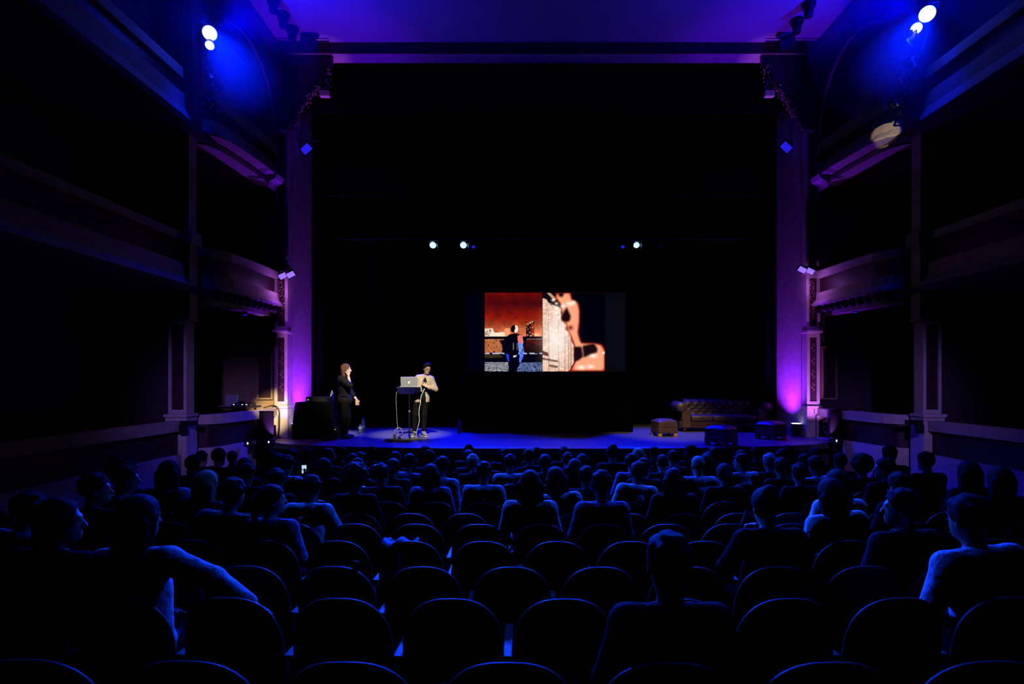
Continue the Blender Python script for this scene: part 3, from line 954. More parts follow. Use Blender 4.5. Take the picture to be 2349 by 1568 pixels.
# ---- sofa
def sofa():
    t = thing('chesterfield_sofa', 'brown leather sofa with tufted backrest and rolled arms on stage', 'sofa', at(1651, 988, 14.75).xyz)
    t.location = ((1651 - HX) * 14.75 / F, 14.75, SZ)
    t.rotation_euler = (0, 0, math.radians(-3))
    W = 1.2
    MB().box(-W + 0.08, W - 0.08, -0.36, 0.42, 0.09, 0.26).build('base_frame', leather_d, t, bevel=0.02)
    for k in range(3):
        c_ = -0.55 + 0.55 * k
        MB().box(c_ - 0.272, c_ + 0.272, -0.40, 0.22, 0.265, 0.42).build('seat_cushion', leather, t, True, bevel=0.04)
    # tufted back with rolled top
    nx, nz = 96, 34
    rows_ = []
    for j in range(nz + 1):
        v = j / nz
        row = []
        for i in range(nx + 1):
            u = -0.86 + 1.72 * i / nx
            if v < 0.62:
                y = 0.20 + 0.06 * v
                z_ = 0.38 + v / 0.62 * 0.30
                nrm = (0, -1, 0.1)
            else:
                a = (v - 0.62) / 0.38 * 3.6
                y = 0.345 - 0.115 * math.cos(a)
                z_ = 0.68 + 0.115 * math.sin(a)
                nrm = (0, -math.cos(a), math.sin(a))
            a_, b_ = u / 0.205, v * 6.0
            d = min(((a_ - (q + 0.5 * (r % 2))) ** 2 * 1.2 + (b_ - r) ** 2 * 0.7) for r in range(1, 6) for q in (math.floor(a_ - 0.5), math.floor(a_), math.floor(a_) + 1))
            puff = 0.05 * (1 - math.exp(-d * 3.2)) if 0.05 < v < 0.97 else 0.02
            row.append((u, y + nrm[1] * puff, z_ + nrm[2] * puff))
        rows_.append(row)
    c = MB()
    c.loops(rows_, close=False)
    o = c.build('backrest', leather, t, True)
    so = o.modifiers.new('thick', 'SOLIDIFY')
    so.thickness = 0.05
    so.offset = -1
    g = MB()
    for r in range(1, 6):
        for q in range(-5, 6):
            u = (q + 0.5 * (r % 2)) * 0.205
            v = r / 6.0
            if abs(u) > 0.84:
                continue
            if v < 0.62:
                g.blob((u, 0.20 + 0.06 * v - 0.008, 0.38 + v / 0.62 * 0.30), 0.013, 6, 4)
            else:
                a = (v - 0.62) / 0.38 * 3.6
                g.blob((u, 0.345 - 0.122 * math.cos(a), 0.68 + 0.122 * math.sin(a)), 0.013, 6, 4)
    g.build('tuft_buttons', leather_d, t, True, kind='stuff')
    MB().box(-0.9, 0.9, 0.30, 0.44, 0.09, 0.70).build('back_panel', leather_d, t)
    for sx in (-1, 1):
        c = MB()
        c.box(sx * 0.84, sx * 1.06, -0.40, 0.42, 0.10, 0.60)
        a_ = c.build('arm', leather, t, bevel=0.02)
        c = MB()
        prof = [(-0.43, 0.10), (-0.40, 0.125), (-0.2, 0.13), (0.0, 0.127), (0.2, 0.13), (0.44, 0.13)]
        rings = []
        for y, r in prof:
            rings.append([(sx * 1.06 + r * 1.05 * math.cos(k * math.pi / 9), y, 0.63 + r * math.sin(k * math.pi / 9)) for k in range(18)])
        c.loops(rings)
        c.build('arm_roll', leather, a_, True)
        c = MB()
        for k in range(22):
            q = k / 21
            if q < 0.5:
                c.blob((sx * 0.86, -0.412, 0.12 + q * 0.9), 0.009, 6, 4)
            else:
                an = (q - 0.5) * 2 * math.pi * 1.2
                c.blob((sx * 1.06 - sx * 0.115 * math.cos(an), -0.43, 0.63 + 0.115 * math.sin(an)), 0.009, 6, 4)
        c.build('nail_trim', mat('brass_nail', (0.6, 0.42, 0.18), 0.3, 0.9), a_, True, kind='stuff')
        for y in (-0.36, 0.36):
            MB().lathe([(0.025, 0.0), (0.045, 0.03), (0.045, 0.06), (0.03, 0.095)], 12, Matrix.Translation((sx * 0.98, y, 0))).build('leg', leather_d, t, True)
    return t


sofa()


def ottoman(label, px, py, D, rz, size=0.60):
    t = thing('ottoman', label, 'ottoman', ((px - HX) * D / F, D + 0.3, SZ), rz, 'leather ottomans round the sofa')
    h = size / 2
    MB().box(-h, h, -h, h, 0.07, 0.20).build('lower_box', leather, t, bevel=0.015)
    MB().box(-h * 0.985, h * 0.985, -h * 0.985, h * 0.985, 0.205, 0.335).build('upper_box', leather, t, bevel=0.015)
    n = 14
    rows_ = [[(-h + 2 * h * i / n, -h + 2 * h * j / n, 0.335 + 0.075 * (max(0, 1 - (abs(i / n * 2 - 1)) ** 3) * max(0, 1 - (abs(j / n * 2 - 1)) ** 3)) ** 0.5) for i in range(n + 1)] for j in range(n + 1)]
    c = MB()
    c.loops(rows_, close=False)
    c.build('cushion', leather, t, True)
    for sx in (-1, 1):
        for sy in (-1, 1):
            MB().box(sx * h * 0.62, sx * h * 0.98, sy * h * 0.62, sy * h * 0.98, 0.0, 0.07).build('foot', footwood, t, bevel=0.006)
    return t


ottoman('warmly lit ottoman at the screen end of the sofa', 1531, 1000, 13.15, 0.16, 0.48)
ottoman('dim ottoman at the stage front before the sofa', 1667, 1022, 11.2, 0.72, 0.48)
ottoman('shadowed ottoman between the sofa arm and the violet floor lamp', 1782, 1007, 12.4, 0.6, 0.48)

# ---- floor lamps lighting the columns
for s, px, D in ((-1, 681, 13.2), (1, 1827, 13.2)):
    w = SIDE_WORDS[s]
    x = (px - HX) * D / F
    t = thing('floor_uplight', 'small black uplight with violet glowing top at the foot of %s column' % w, 'floor lamp', (x, D, SZ))
    MB().lathe([(0.12, 0.0), (0.13, 0.02), (0.05, 0.05)], 16).build('base', metalblack, t, True)
    MB().lathe([(0.06, 0.06), (0.11, 0.10), (0.115, 0.28), (0.12, 0.30)], 18).build('can', metalblack, t, True)
    MB().lathe([(0.11, 0.295), (0.11, 0.31), (0.08, 0.318)], 18).build('lens', uplens, t)
    MB().tube([(-0.13, 0, 0.2), (-0.14, 0, 0.05), (0.14, 0, 0.05), (0.13, 0, 0.2)], 0.012, 6).build('yoke', metalblack, t)

# ---- lamps on the pilasters, on the reveal and on the booms
for s in (-1, 1):
    w = SIDE_WORDS[s]
    p = at(655, 632, 12.8) if s < 0 else at(1852, 621, 12.8)
    t = thing('led_flood_lamp', 'violet lit flood lamp clamped to the %s gilded pilaster' % w, 'flood lamp', p)
    for k, dx in enumerate((-0.06, 0.12) if s < 0 else (0.06, -0.12)):
        M = Matrix.Translation((dx, 0, 0.03 * k)) @ Matrix.Rotation(-0.45 * -s, 4, 'Y') @ Matrix.Rotation(0.5, 4, 'X')
        h_ = MB().box(-0.10, 0.10, -0.02, 0.05, -0.07, 0.07, M).build('housing', metalblack, t, bevel=0.006)
        MB().box(-0.085, 0.085, -0.026, -0.02, -0.055, 0.055, M).build('glass', ledviolet, h_)
    MB().tube([(0, 0.02, 0), (0, 0.12, 0.12), (0.0 + 0.02, 0.2, 0.12)], 0.015, 6).build('bracket', metalblack, t)
    # flood lamp hanging inside the opening
    p = at(703, 342, 13.7) if s < 0 else at(1803, 338, 13.7)
    t = thing('led_flood_lamp', 'square blue glowing flood lamp hung from a short bar inside %s opening' % w, 'flood lamp', p)
    M = Matrix.Rotation(0.75 * s, 4, 'Y') @ Matrix.Rotation(0.25, 4, 'X')
    MB().box(-0.13, 0.13, -0.02, 0.06, -0.10, 0.10, M).build('housing', metalblack, t, bevel=0.008)
    MB().box(-0.115, 0.115, -0.028, -0.02, -0.085, 0.085, M).build('glass', ledblue, t)
    MB().tube([(0, 0.03, 0.02), (0, 0.03, 0.21)], 0.012, 6).build('stem', metalblack, t)
    MB().tube([(s * 0.30, 0.03, 0.21), (-s * 0.28, 0.03, 0.21)], 0.014, 8).build('short_bar', mat('bar_metal', (0.15, 0.15, 0.17), 0.4, 0.5), t)

doorpale = mat('flap_reflection_pale', (0.7, 0.72, 0.75), 0.3, 0.5)  # door metal made paler to stand in for light reflected off the flaps
# left boom
t = thing('lamp_boom', 'dark upright lamp pipe fixed to the left wall by the pilaster', 'lamp boom')
p0, p1 = at(470, 60, 10.32), at(492, 262, 10.32)
MB().tube([p0, p1], 0.022, 8).build('pipe', metalblack, t)
MB().tube([p1, (X(-1, 6.56), 10.4, p1.z)], 0.018, 6).build('wall_arm', metalblack, t)
stage_lamp('dazzling white lamp at the top of left boom', LAMP_L, (LAMP_L.x * 0.15, 0, 3.0), 0.135, 0.22, lampwhite, 'lamps on the left boom', 0)
stage_lamp('smaller glaring lamp just below the left dazzling lamp', at(481, 104, 10.22), (-3.2, 2, 1.0), 0.085, 0.2, lampwhite, 'lamps on the left boom', 0, yoke_up=False)
stage_lamp('unlit lamp halfway down the left boom', at(489, 190, 10.2), (-1.0, 8.0, 1.0), 0.09, 0.24, glasslens, 'lamps on the left boom', 2)
stage_lamp('lowest lamp of left boom with one shining pale flap', at(487, 240, 10.2), (1.0, 8.0, 2.0), 0.09, 0.24, glasslens, 'lamps on the left boom', 1, doorm=doorpale)
# right boom
t = thing('lamp_boom', 'dark slanting lamp pipe fixed to the right wall by the pilaster', 'lamp boom')
p0, p1 = at(2150, 10, 9.95), at(2062, 262, 9.95)
MB().tube([p0, p1], 0.022, 8).build('pipe', metalblack, t)
MB().tube([p1, (X(1, 6.62), 10.2, p1.z)], 0.018, 6).build('wall_arm', metalblack, t)
stage_lamp('dazzling white lamp at the top of right boom', LAMP_R, (LAMP_R.x * 0.15, 0, 3.0), 0.14, 0.22, lampwhite, 'lamps on the right boom', 0)
stage_lamp('smaller glaring lamp beside the right dazzling lamp', at(2102, 65, 9.85), (3.2, 2, 1.0), 0.10, 0.2, lampwhite, 'lamps on the right boom', 0, yoke_up=False)
stage_lamp('unlit ringed lamp third from top of right boom', at(2078, 104, 9.85), (0.5, 9.0, 3.0), 0.10, 0.26, glasslens, 'lamps on the right boom', 2)
stage_lamp('lamp with a pale flap on right boom, fourth from top', at(2085, 148, 9.85), (-0.5, 8.0, 2.0), 0.10, 0.26, glasslens, 'lamps on the right boom', 1, doorm=doorpale)
stage_lamp('lamp with a pale flap on right boom, fifth from top', at(2066, 178, 9.85), (-0.8, 8.0, 2.0), 0.09, 0.26, glasslens, 'lamps on the right boom', 1, doorm=doorpale)
stage_lamp('lowest lamp of right boom with a thin shining flap', at(2048, 238, 9.85), (-1.0, 8.0, 2.0), 0.09, 0.26, glasslens, 'lamps on the right boom', 1, doorm=doorpale)

# ---- draped table with equipment
t = thing('draped_table', 'black cloth covered table beside the person in the blazer', 'table', (-4.62, 12.95, SZ))
rg = []
for h, g in ((0, 1.0), (0.3, 0.97), (0.6, 0.92), (0.80, 0.86), (0.82, 0.84)):
    rg.append([(0.44 * g * (1 if abs(math.cos(a)) > 0.7 else 1) * max(-1, min(1, 1.35 * math.cos(a))) + 0.012 * math.sin(a * 17), 0.36 * g * max(-1, min(1, 1.35 * math.sin(a))) + 0.012 * math.cos(a * 15), h) for a in [2 * math.pi * k / 72 for k in range(72)]])
c = MB()
c.loops(rg)
c.build('cloth', blackcloth, t, True)
t = thing('amplifier_case', 'flat black equipment case with a tiny light on the draped table', 'equipment', (-4.55, 12.9, SZ + 0.82))
MB().box(-0.24, 0.24, -0.16, 0.16, 0.0, 0.12).build('housing', metalblack, t, bevel=0.008)
MB().box(-0.20, -0.17, -0.165, -0.16, 0.05, 0.06).build('indicator', ledwhite, t)
MB().box(-0.1, 0.2, -0.163, -0.16, 0.02, 0.10).build('front_plate', mat('dark_front_plate', (0.02, 0.02, 0.02), 0.3), t)


def bottle(label, loc, h=0.30, r=0.04):
    t = thing('water_bottle', label, 'bottle', loc)
    k = h / 0.30
    MB().lathe([(r * 0.8, 0.0), (r, 0.012), (r, 0.06), (r * 0.93, 0.09), (r, 0.12), (r, 0.19 * k), (r * 0.85, 0.225 * k), (r * 0.42, 0.262 * k), (r * 0.36, 0.275 * k)], 16).build('bottle_body', petblue, t, True)
    MB().lathe([(r * 0.42, 0.275 * k), (r * 0.42, 0.30 * k)], 14).build('cap', mat('blue_cap', (0.1, 0.2, 0.6), 0.4), t)
    MB().lathe([(r * 1.01, 0.12), (r * 1.01, 0.17)], 16).build('paper_band', mat('bottle_band', (0.4, 0.5, 0.7), 0.5), t)
    return t


bottle('tall water bottle on the floor behind the person in the blazer', (at(833, 0, 14.3).x, 14.3, SZ), 0.36, 0.05)
bottle('shorter dim bottle next to the tall bottle on the floor', (at(826, 0, 13.9).x, 13.9, SZ), 0.22, 0.045)
bottle('water bottle standing against the black draped riser', (at(1054, 0, 14.0).x, 14.0, SZ), 0.33, 0.045)
bottle('bottle standing on the black draped table', (-4.32, 13.1, SZ + 0.82), 0.26, 0.04)

# small cases at the woman's feet
t = thing('floor_case', 'small glossy black case with white tape by the draped table', 'case', (-4.18, 12.45, SZ))
MB().box(-0.10, 0.10, -0.10, 0.10, 0.0, 0.15).build('case_box', mat('gloss_black', (0.01, 0.01, 0.012), 0.12), t, bevel=0.012)
tape = mat('white_tape', (0.8, 0.8, 0.8), 0.5)
MB().box(-0.09, -0.07, -0.104, -0.10, 0.02, 0.09).build('tape_strip', tape, t)
MB().box(-0.02, 0.06, -0.104, -0.10, 0.10, 0.125).build('tape_strip', tape, t)
MB().box(0.005, 0.035, -0.104, -0.10, 0.03, 0.10).build('tape_strip', tape, t)
t = thing('floor_case', 'black cable box with pale clips just behind the taped case', 'case', (-4.2, 12.95, SZ))
MB().box(-0.12, 0.12, -0.10, 0.10, 0.0, 0.26).build('case_box', MATS['gloss_black'], t, bevel=0.012)
MB().box(-0.11, -0.09, -0.104, -0.10, 0.10, 0.12).build('clip', tape, t)
MB().box(0.02, 0.05, -0.104, -0.10, 0.19, 0.21).build('clip', tape, t)

# ---- music stand, laptop, cables
STX, STY = (939 - HX) * 12.95 / F, 12.95
t = thing('music_stand', 'black music stand holding the open silver laptop', 'music stand', (STX, STY, SZ))
MB().tube([(0, 0, 0.10), (0, 0, 0.72)], 0.015, 10).build('pole', metalblack, t)
MB().tube([(0, 0, 0.6), (0, 0, 1.05)], 0.011, 10).build('inner_pole', metalblack, t)
MB().lathe([(0.02, 0.57), (0.024, 0.585), (0.024, 0.61), (0.02, 0.625)], 12).build('collar', metalgrey, t, True)
for k in range(3):
    a = math.radians(-90 + 120 * k + 15)
    MB().tube([(0, 0, 0.16), (0.14 * math.cos(a), 0.14 * math.sin(a), 0.09), (0.28 * math.cos(a), 0.28 * math.sin(a), 0.012)], 0.011, 8).build('leg', metalblack, t)
Md = Matrix.Translation((0.0, 0.02, 1.08)) @ Matrix.Rotation(math.radians(-28), 4, 'X')
MB().box(-0.27, 0.27, -0.17, 0.17, -0.006, 0.006, Md).build('desk', mat('desk_enamel', (0.05, 0.05, 0.06), 0.35), t, bevel=0.003)
MB().box(-0.27, 0.27, 0.165, 0.175, -0.006, 0.03, Md).build('lip', metalblack, t)
sl = MB()
for k in range(8):
    Mk = Md @ Matrix.Translation((-0.18 + 0.055 * k, -0.168, 0.008))
    MB().box(-0.008, 0.008, -0.006, 0.004, -0.004, 0.008, Mk).build('edge_clip', tape, t)
t = thing('laptop', 'open silver laptop with a glowing white apple on its lid', 'laptop', (STX + 0.0, STY - 0.02, SZ + 1.15))
t.rotation_euler = (0, 0, math.radians(2))
MB().box(-0.19, 0.19, 0.0, 0.26, 0.0, 0.016, Matrix.Rotation(math.radians(-14), 4, 'X')).build('keyboard_base', silver, t, bevel=0.004)
Ml = Matrix.Rotation(math.radians(8), 4, 'X')
lid = MB().box(-0.19, 0.19, -0.006, 0.004, 0.0, 0.245, Ml).build('lid', silver, t, bevel=0.004)
MB().box(-0.175, 0.175, 0.004, 0.0055, 0.015, 0.235, Ml).build('display', mat('laptop_display', (0.02, 0.02, 0.02), 0.2, emit=(0.7, 0.8, 1.0), strength=0.5), lid)
ap = []
for k in range(40):
    a = 2 * math.pi * k / 40 + math.pi / 2
    r = 0.021 * (1 + 0.05 * math.cos(2 * a)) - 0.004 * math.exp(-((a - math.pi / 2) % (2 * math.pi)) ** 2 * 10) - 0.004 * math.exp(-((2 * math.pi - (a - math.pi / 2)) % (2 * math.pi)) ** 2 * 10)
    x, z = r * math.cos(a), r * math.sin(a) * 1.04
    d = math.hypot(x - 0.030, z - 0.004)
    if d < 0.013:
        x -= (0.013 - d)
    ap.append((x, z))
applewhite = mat('glowing_mark', (1, 1, 1), 0.4, emit=(1, 1, 1), strength=0.9)
c = MB()
c.prism(ap, -0.0085, -0.006, lambda u, v, a: Ml @ Vector((u, a, 0.115 + v)))
c.build('apple_mark', applewhite, lid)
c = MB()
c.prism([(0.0, 0.024), (0.004, 0.036), (0.013, 0.041), (0.010, 0.030)], -0.0085, -0.006, lambda u, v, a: Ml @ Vector((u, a, 0.115 + v)))
c.build('apple_leaf', applewhite, lid)


def wobble(pts, n=8, amp=0.01, seed=1):
    """smooth path through points"""
    rnd = random.Random(seed)
    P = [Vector(p) for p in pts]
    out = []
    for i in range(len(P) - 1):
        a, b_, c_, d = P[max(i - 1, 0)], P[i], P[i + 1], P[min(i + 2, len(P) - 1)]
        for k in range(n):
            t_ = k / n
            q = 0.5 * ((2 * b_) + (c_ - a) * t_ + (2 * a - 5 * b_ + 4 * c_ - d) * t_ ** 2 + (3 * b_ - a - 3 * c_ + d) * t_ ** 3)
            out.append(q + Vector((rnd.uniform(-amp, amp), rnd.uniform(-amp, amp), 0)) * (0.3))
    out.append(P[-1])
    return out


def cable(name, label, pts, r, m, seed=1):
    o = MB().tube(wobble(pts, 8, 0.012, seed), r, 6).build(name, m, None, True)
    return tag(o, label, 'cable')


def pz(px, z, D):
    return ((px - HX) * D / F, D, SZ + z)


cable('power_cable', 'white wavy cable falling from the laptop to the floor in front of the overshirt wearer', [pz(958, 1.14, 12.95), pz(968, 1.06, 12.9), pz(974, 1.12, 12.85), pz(966, 0.95, 12.8), pz(964, 0.78, 12.75), pz(961, 0.6, 12.72), pz(962, 0.42, 12.7), pz(957, 0.2, 12.7), pz(954, 0.05, 12.7), pz(956, 0.012, 12.6)], 0.0065, whiteplastic, 3)
cable('audio_cable', 'thin grey cable hanging down from the other side of the stand', [pz(915, 1.08, 12.95), pz(909, 1.0, 12.9), pz(909, 0.7, 12.9), pz(911, 0.4, 12.9), pz(913, 0.01, 12.9)], 0.005, mat('grey_rubber', (0.35, 0.35, 0.35), 0.5), 4)
t = thing('power_strip', 'white multi-socket block lying on the stage by the stand', 'power strip', pz(905, 0.0, 12.35))
MB().box(-0.20, 0.20, -0.03, 0.03, 0.0, 0.04).build('strip_body', whiteplastic, t, bevel=0.008)
MB().box(-0.03, 0.03, -0.025, 0.025, 0.04, 0.15).build('charger', whiteplastic, t, bevel=0.008)
MB().box(0.08, 0.14, -0.025, 0.025, 0.04, 0.07).build('plug', metalblack, t, bevel=0.006)
cable('charger_cable', 'short white loop of cable rising from the charger', [pz(905, 0.15, 12.35), pz(906, 0.22, 12.37), pz(912, 0.27, 12.4), pz(919, 0.26, 12.42), pz(923, 0.18, 12.45), pz(925, 0.012, 12.5)], 0.008, whiteplastic, 5)
cable('floor_cable', 'white cable lying along the stage left of the power strip', [pz(903, 0.008, 12.3), pz(893, 0.008, 12.25), pz(883, 0.008, 12.3), pz(880, 0.008, 12.4), pz(886, 0.008, 12.5), pz(897, 0.008, 12.45)], 0.010, whiteplastic, 6)
cable('floor_cable', 'faint grey cable slanting across the blue stage floor', [pz(848, 0.006, 11.6), pz(880, 0.006, 12.6), pz(905, 0.006, 13.8)], 0.006, MATS['grey_rubber'], 7)
o = MB().box(-4.15, -1.72, 15.35, 15.40, SZ + 0.001, SZ + 0.006).build('floor_tape', mat('pale_tape', (0.8, 0.78, 0.85), 0.5))
tag(o, 'long pale tape line across the stage floor behind the laptop stand', 'tape')
o = MB().box(-1.66, -1.45, 15.2, 15.32, SZ, SZ + 0.03).build('cable_plate', mat('scuffed_plate', (0.4, 0.4, 0.45), 0.3), bevel=0.004)
tag(o, 'flat scuffed connector plate at the riser end of the tape', 'plate')

# ---- things in and on the boxes
t = thing('mixing_laptop', 'dim blue laptop standing open on the left ground box table', 'laptop', at(530, 926, 12.5))
zr = CZ - 0.66
t.location = ((530 - HX) * 12.3 / F, 12.3, zr + 0.09)
MB().box(-0.13, 0.13, -0.26, -0.01, 0.0, 0.015).build('keyboard_base', silver, t)
MB().box(-0.13, 0.13, -0.008, 0.008, 0.0, 0.25, Matrix.Rotation(math.radians(-12), 4, 'X')).build('lid', silver, t, bevel=0.004)
t = thing('box_table', 'dark narrow equipment table inside the left ground box', 'table', ((530 - HX) * 12.3 / F, 12.25, zr + 0.05))
MB().box(-0.7, 0.55, -0.42, 0.3, 0.0, 0.04).build('table_top', metalblack, t, bevel=0.005)
for x in (-0.65, 0.5):
    MB().tube([(x, 0.1, 0.0), (x, 0.1, -(zr + 0.05) - 0.1)], 0.02, 6).build('leg', metalblack, t)
t = thing('mixing_desk', 'small black mixing desk with tiny lights beside the blue laptop', 'mixing desk', ((564 - HX) * 12.3 / F, 12.2, zr + 0.09))
MB().box(-0.20, 0.20, -0.15, 0.15, 0.0, 0.06, Matrix.Rotation(0.1, 4, 'X')).build('desk_body', metalblack, t, bevel=0.006)
for k in range(4):
    MB().box(-0.15 + 0.09 * k, -0.12 + 0.09 * k, -0.155, -0.148, 0.03, 0.045).build('indicator', ledwhite if k != 1 else ledblue, t)
cable('box_cable', 'black cable looped over the end of the left box rail', [(at(600, 0, 12.6).x, 12.7, zr + 0.03), (at(612, 0, 12.6).x, 12.75, zr + 0.06), (X(-1, 6.2), 12.85, zr + 0.07), (X(-1, 6.1), 12.86, zr - 0.02), (X(-1, 6.08), 12.85, zr - 0.3), (X(-1, 6.1), 12.84, zr - 0.62)], 0.014, metalblack, 8)
t = stage_lamp('round black lamp with glints in front of the left box panel', at(611, 984, 12.2), (-2.0, 4.0, 1.6), 0.16, 0.2, glasslens, None, 0, yoke_up=False)
MB().box(-0.12, 0.12, 0.0, 0.2, -0.30, -0.26).build('base', metalblack, t)
for px, py, D, lab in ((570, 1016, 11.4, 'tiny glowing indicator lamp below the round black lamp'), (618, 1013, 11.9, 'small floor lamp with white light at left stage corner'), (1917, 1010, 11.8, 'small floor lamp with white light at right stage corner')):
    p = at(px, py, D)
    t = thing('edge_lamp', lab, 'lamp', p, 0, 'small lamps at the stage corners')
    MB().box(-0.08, 0.08, -0.03, 0.12, -0.07, 0.06).build('housing', metalblack, t, bevel=0.01)
    MB().blob((0.0, -0.035, 0.0), (0.015, 0.010, 0.024), 10, 6).build('bulb', ledwhite, t, True)
    sg = -1 if px < 1200 else 1
    if px != 570:
        MB().box(sg * -0.008, sg * 0.36, 0.19, 0.20, -0.10, 0.64).build('light_flap', blackcloth, t)  # flag plate added to keep the pilaster light off the box end wall
        MB().box(sg * 0.06, sg * 0.09, 0.05, 0.20, -0.04, -0.02).build('flag_arm', metalblack, t)
    MB().box(-0.02, 0.02, 0.0, 0.08, -0.07 - (p.z - 0.9 if p.z > 1.0 else 0.9), -0.07).build('stand', metalblack, t)
t = thing('box_fittings', 'cluster of three glints on a black lamp in the right ground box', 'lamp', at(1923, 972, 12.2))
MB().lathe([(0.10, -0.16), (0.13, -0.1), (0.13, 0.1), (0.10, 0.12)], 14).build('housing', metalblack, t, True)
for dx, dz in ((-0.04, -0.01), (0.0, 0.01), (0.05, 0.04)):
    MB().blob((dx, -0.135, dz), 0.008, 6, 4).build('glint_dot', ledwhite, t)  # the glints are drawn as tiny glowing dots
t.name = 'black_box_lamp'

# number plate on the right pedestal
font = bpy.data.curves.new('box_number', 'FONT')
font.body = '1'
font.size = 0.16
font.extrude = 0.002
font.align_x = 'CENTER'
font.materials.append(mat('black_paint', (0.01, 0.01, 0.01), 0.6))
tmp = bpy.data.objects.new('box_number_outline', font)
link(tmp)
bpy.context.view_layer.update()
me = bpy.data.meshes.new_from_object(tmp.evaluated_get(bpy.context.evaluated_depsgraph_get()))
bpy.data.objects.remove(tmp)
o = link(bpy.data.objects.new('box_number', me))
if not me.materials:
    me.materials.append(MATS['black_paint'])
o.rotation_euler = (math.pi / 2, 0, 0)
o.location = at(1868, 949, 12.935)
o.location.y = 12.936
tag(o, 'black painted numeral 1 on the pink lit right pedestal', 'numeral')

# ================================================================== PEOPLE
def surface_nets(f, lo, h):
    """quad mesh of the zero level of a sampled field"""
    nx, ny, nz = f.shape
    ins = f < 0
    c = [ins[i:nx - 1 + i, j:ny - 1 + j, k:nz - 1 + k] for i in (0, 1) for j in (0, 1) for k in (0, 1)]
    anyi = c[0].copy()
    alli = c[0].copy()
    for q in c[1:]:
        anyi |= q
        alli &= q
    cells = np.argwhere(anyi & ~alli)
    idx = np.full((nx - 1, ny - 1, nz - 1), -1, np.int32)
    idx[tuple(cells.T)] = np.arange(len(cells))
    cv = {}
    for i in (0, 1):
        for j in (0, 1):
            for k in (0, 1):
                cv[i, j, k] = f[cells[:, 0] + i, cells[:, 1] + j, cells[:, 2] + k]
    acc = np.zeros((len(cells), 3), np.float64)
    cnt = np.zeros(len(cells))
    for a in cv:
        for ax in range(3):
            if a[ax] == 0:
                b_ = list(a)
                b_[ax] = 1
                f0, f1 = cv[a], cv[tuple(b_)]
                m_ = (f0 < 0) != (f1 < 0)
                t_ = np.where(m_, f0 / np.where(m_, f0 - f1, 1), 0)
                p = np.tile(np.array(a, float), (len(cells), 1))
                p[:, ax] = t_
                acc += p * m_[:, None]
                cnt += m_
    V = (cells + acc / cnt[:, None]) * h + np.array(lo)
    quads = []
    for ax in range(3):
        sl0 = [slice(None)] * 3
        sl1 = [slice(None)] * 3
        sl0[ax] = slice(0, -1)
        sl1[ax] = slice(1, None)
        e = np.argwhere(ins[tuple(sl0)] != ins[tuple(sl1)])
        u, v = [q for q in range(3) if q != ax]
        ok = (e[:, u] > 0) & (e[:, v] > 0) & (e[:, u] < f.shape[u] - 1) & (e[:, v] < f.shape[v] - 1)
        e = e[ok]
        sgn = ins[tuple(e.T)]
        qs = []
        for du, dv in ((-1, -1), (0, -1), (0, 0), (-1, 0)):
            p = e.copy()
            p[:, u] += du
            p[:, v] += dv
            qs.append(idx[tuple(p.T)])
        q = np.stack(qs, 1)
        flip = sgn if ax == 1 else ~sgn
        q[flip] = q[flip][:, ::-1]
        quads.append(q)
    return V, np.concatenate(quads)


def cap(a, b, r1, r2=None, k=0.02):
    return ('c', np.array(a, float), np.array(b, float), r1, r1 if r2 is None else r2, k)


def ell(c, r, R=None, k=0.03):
    return ('e', np.array(c, float), np.array(r, float), np.eye(3) if R is None else np.array(R), k)


def grow(prims, d):
    out = []
    for p in prims:
        if p[0] == 'c':
            out.append(('c', p[1], p[2], p[3] + d, p[4] + d, p[5]))
        else:
            out.append(('e', p[1], p[2] + d, p[3], p[4]))
    return out


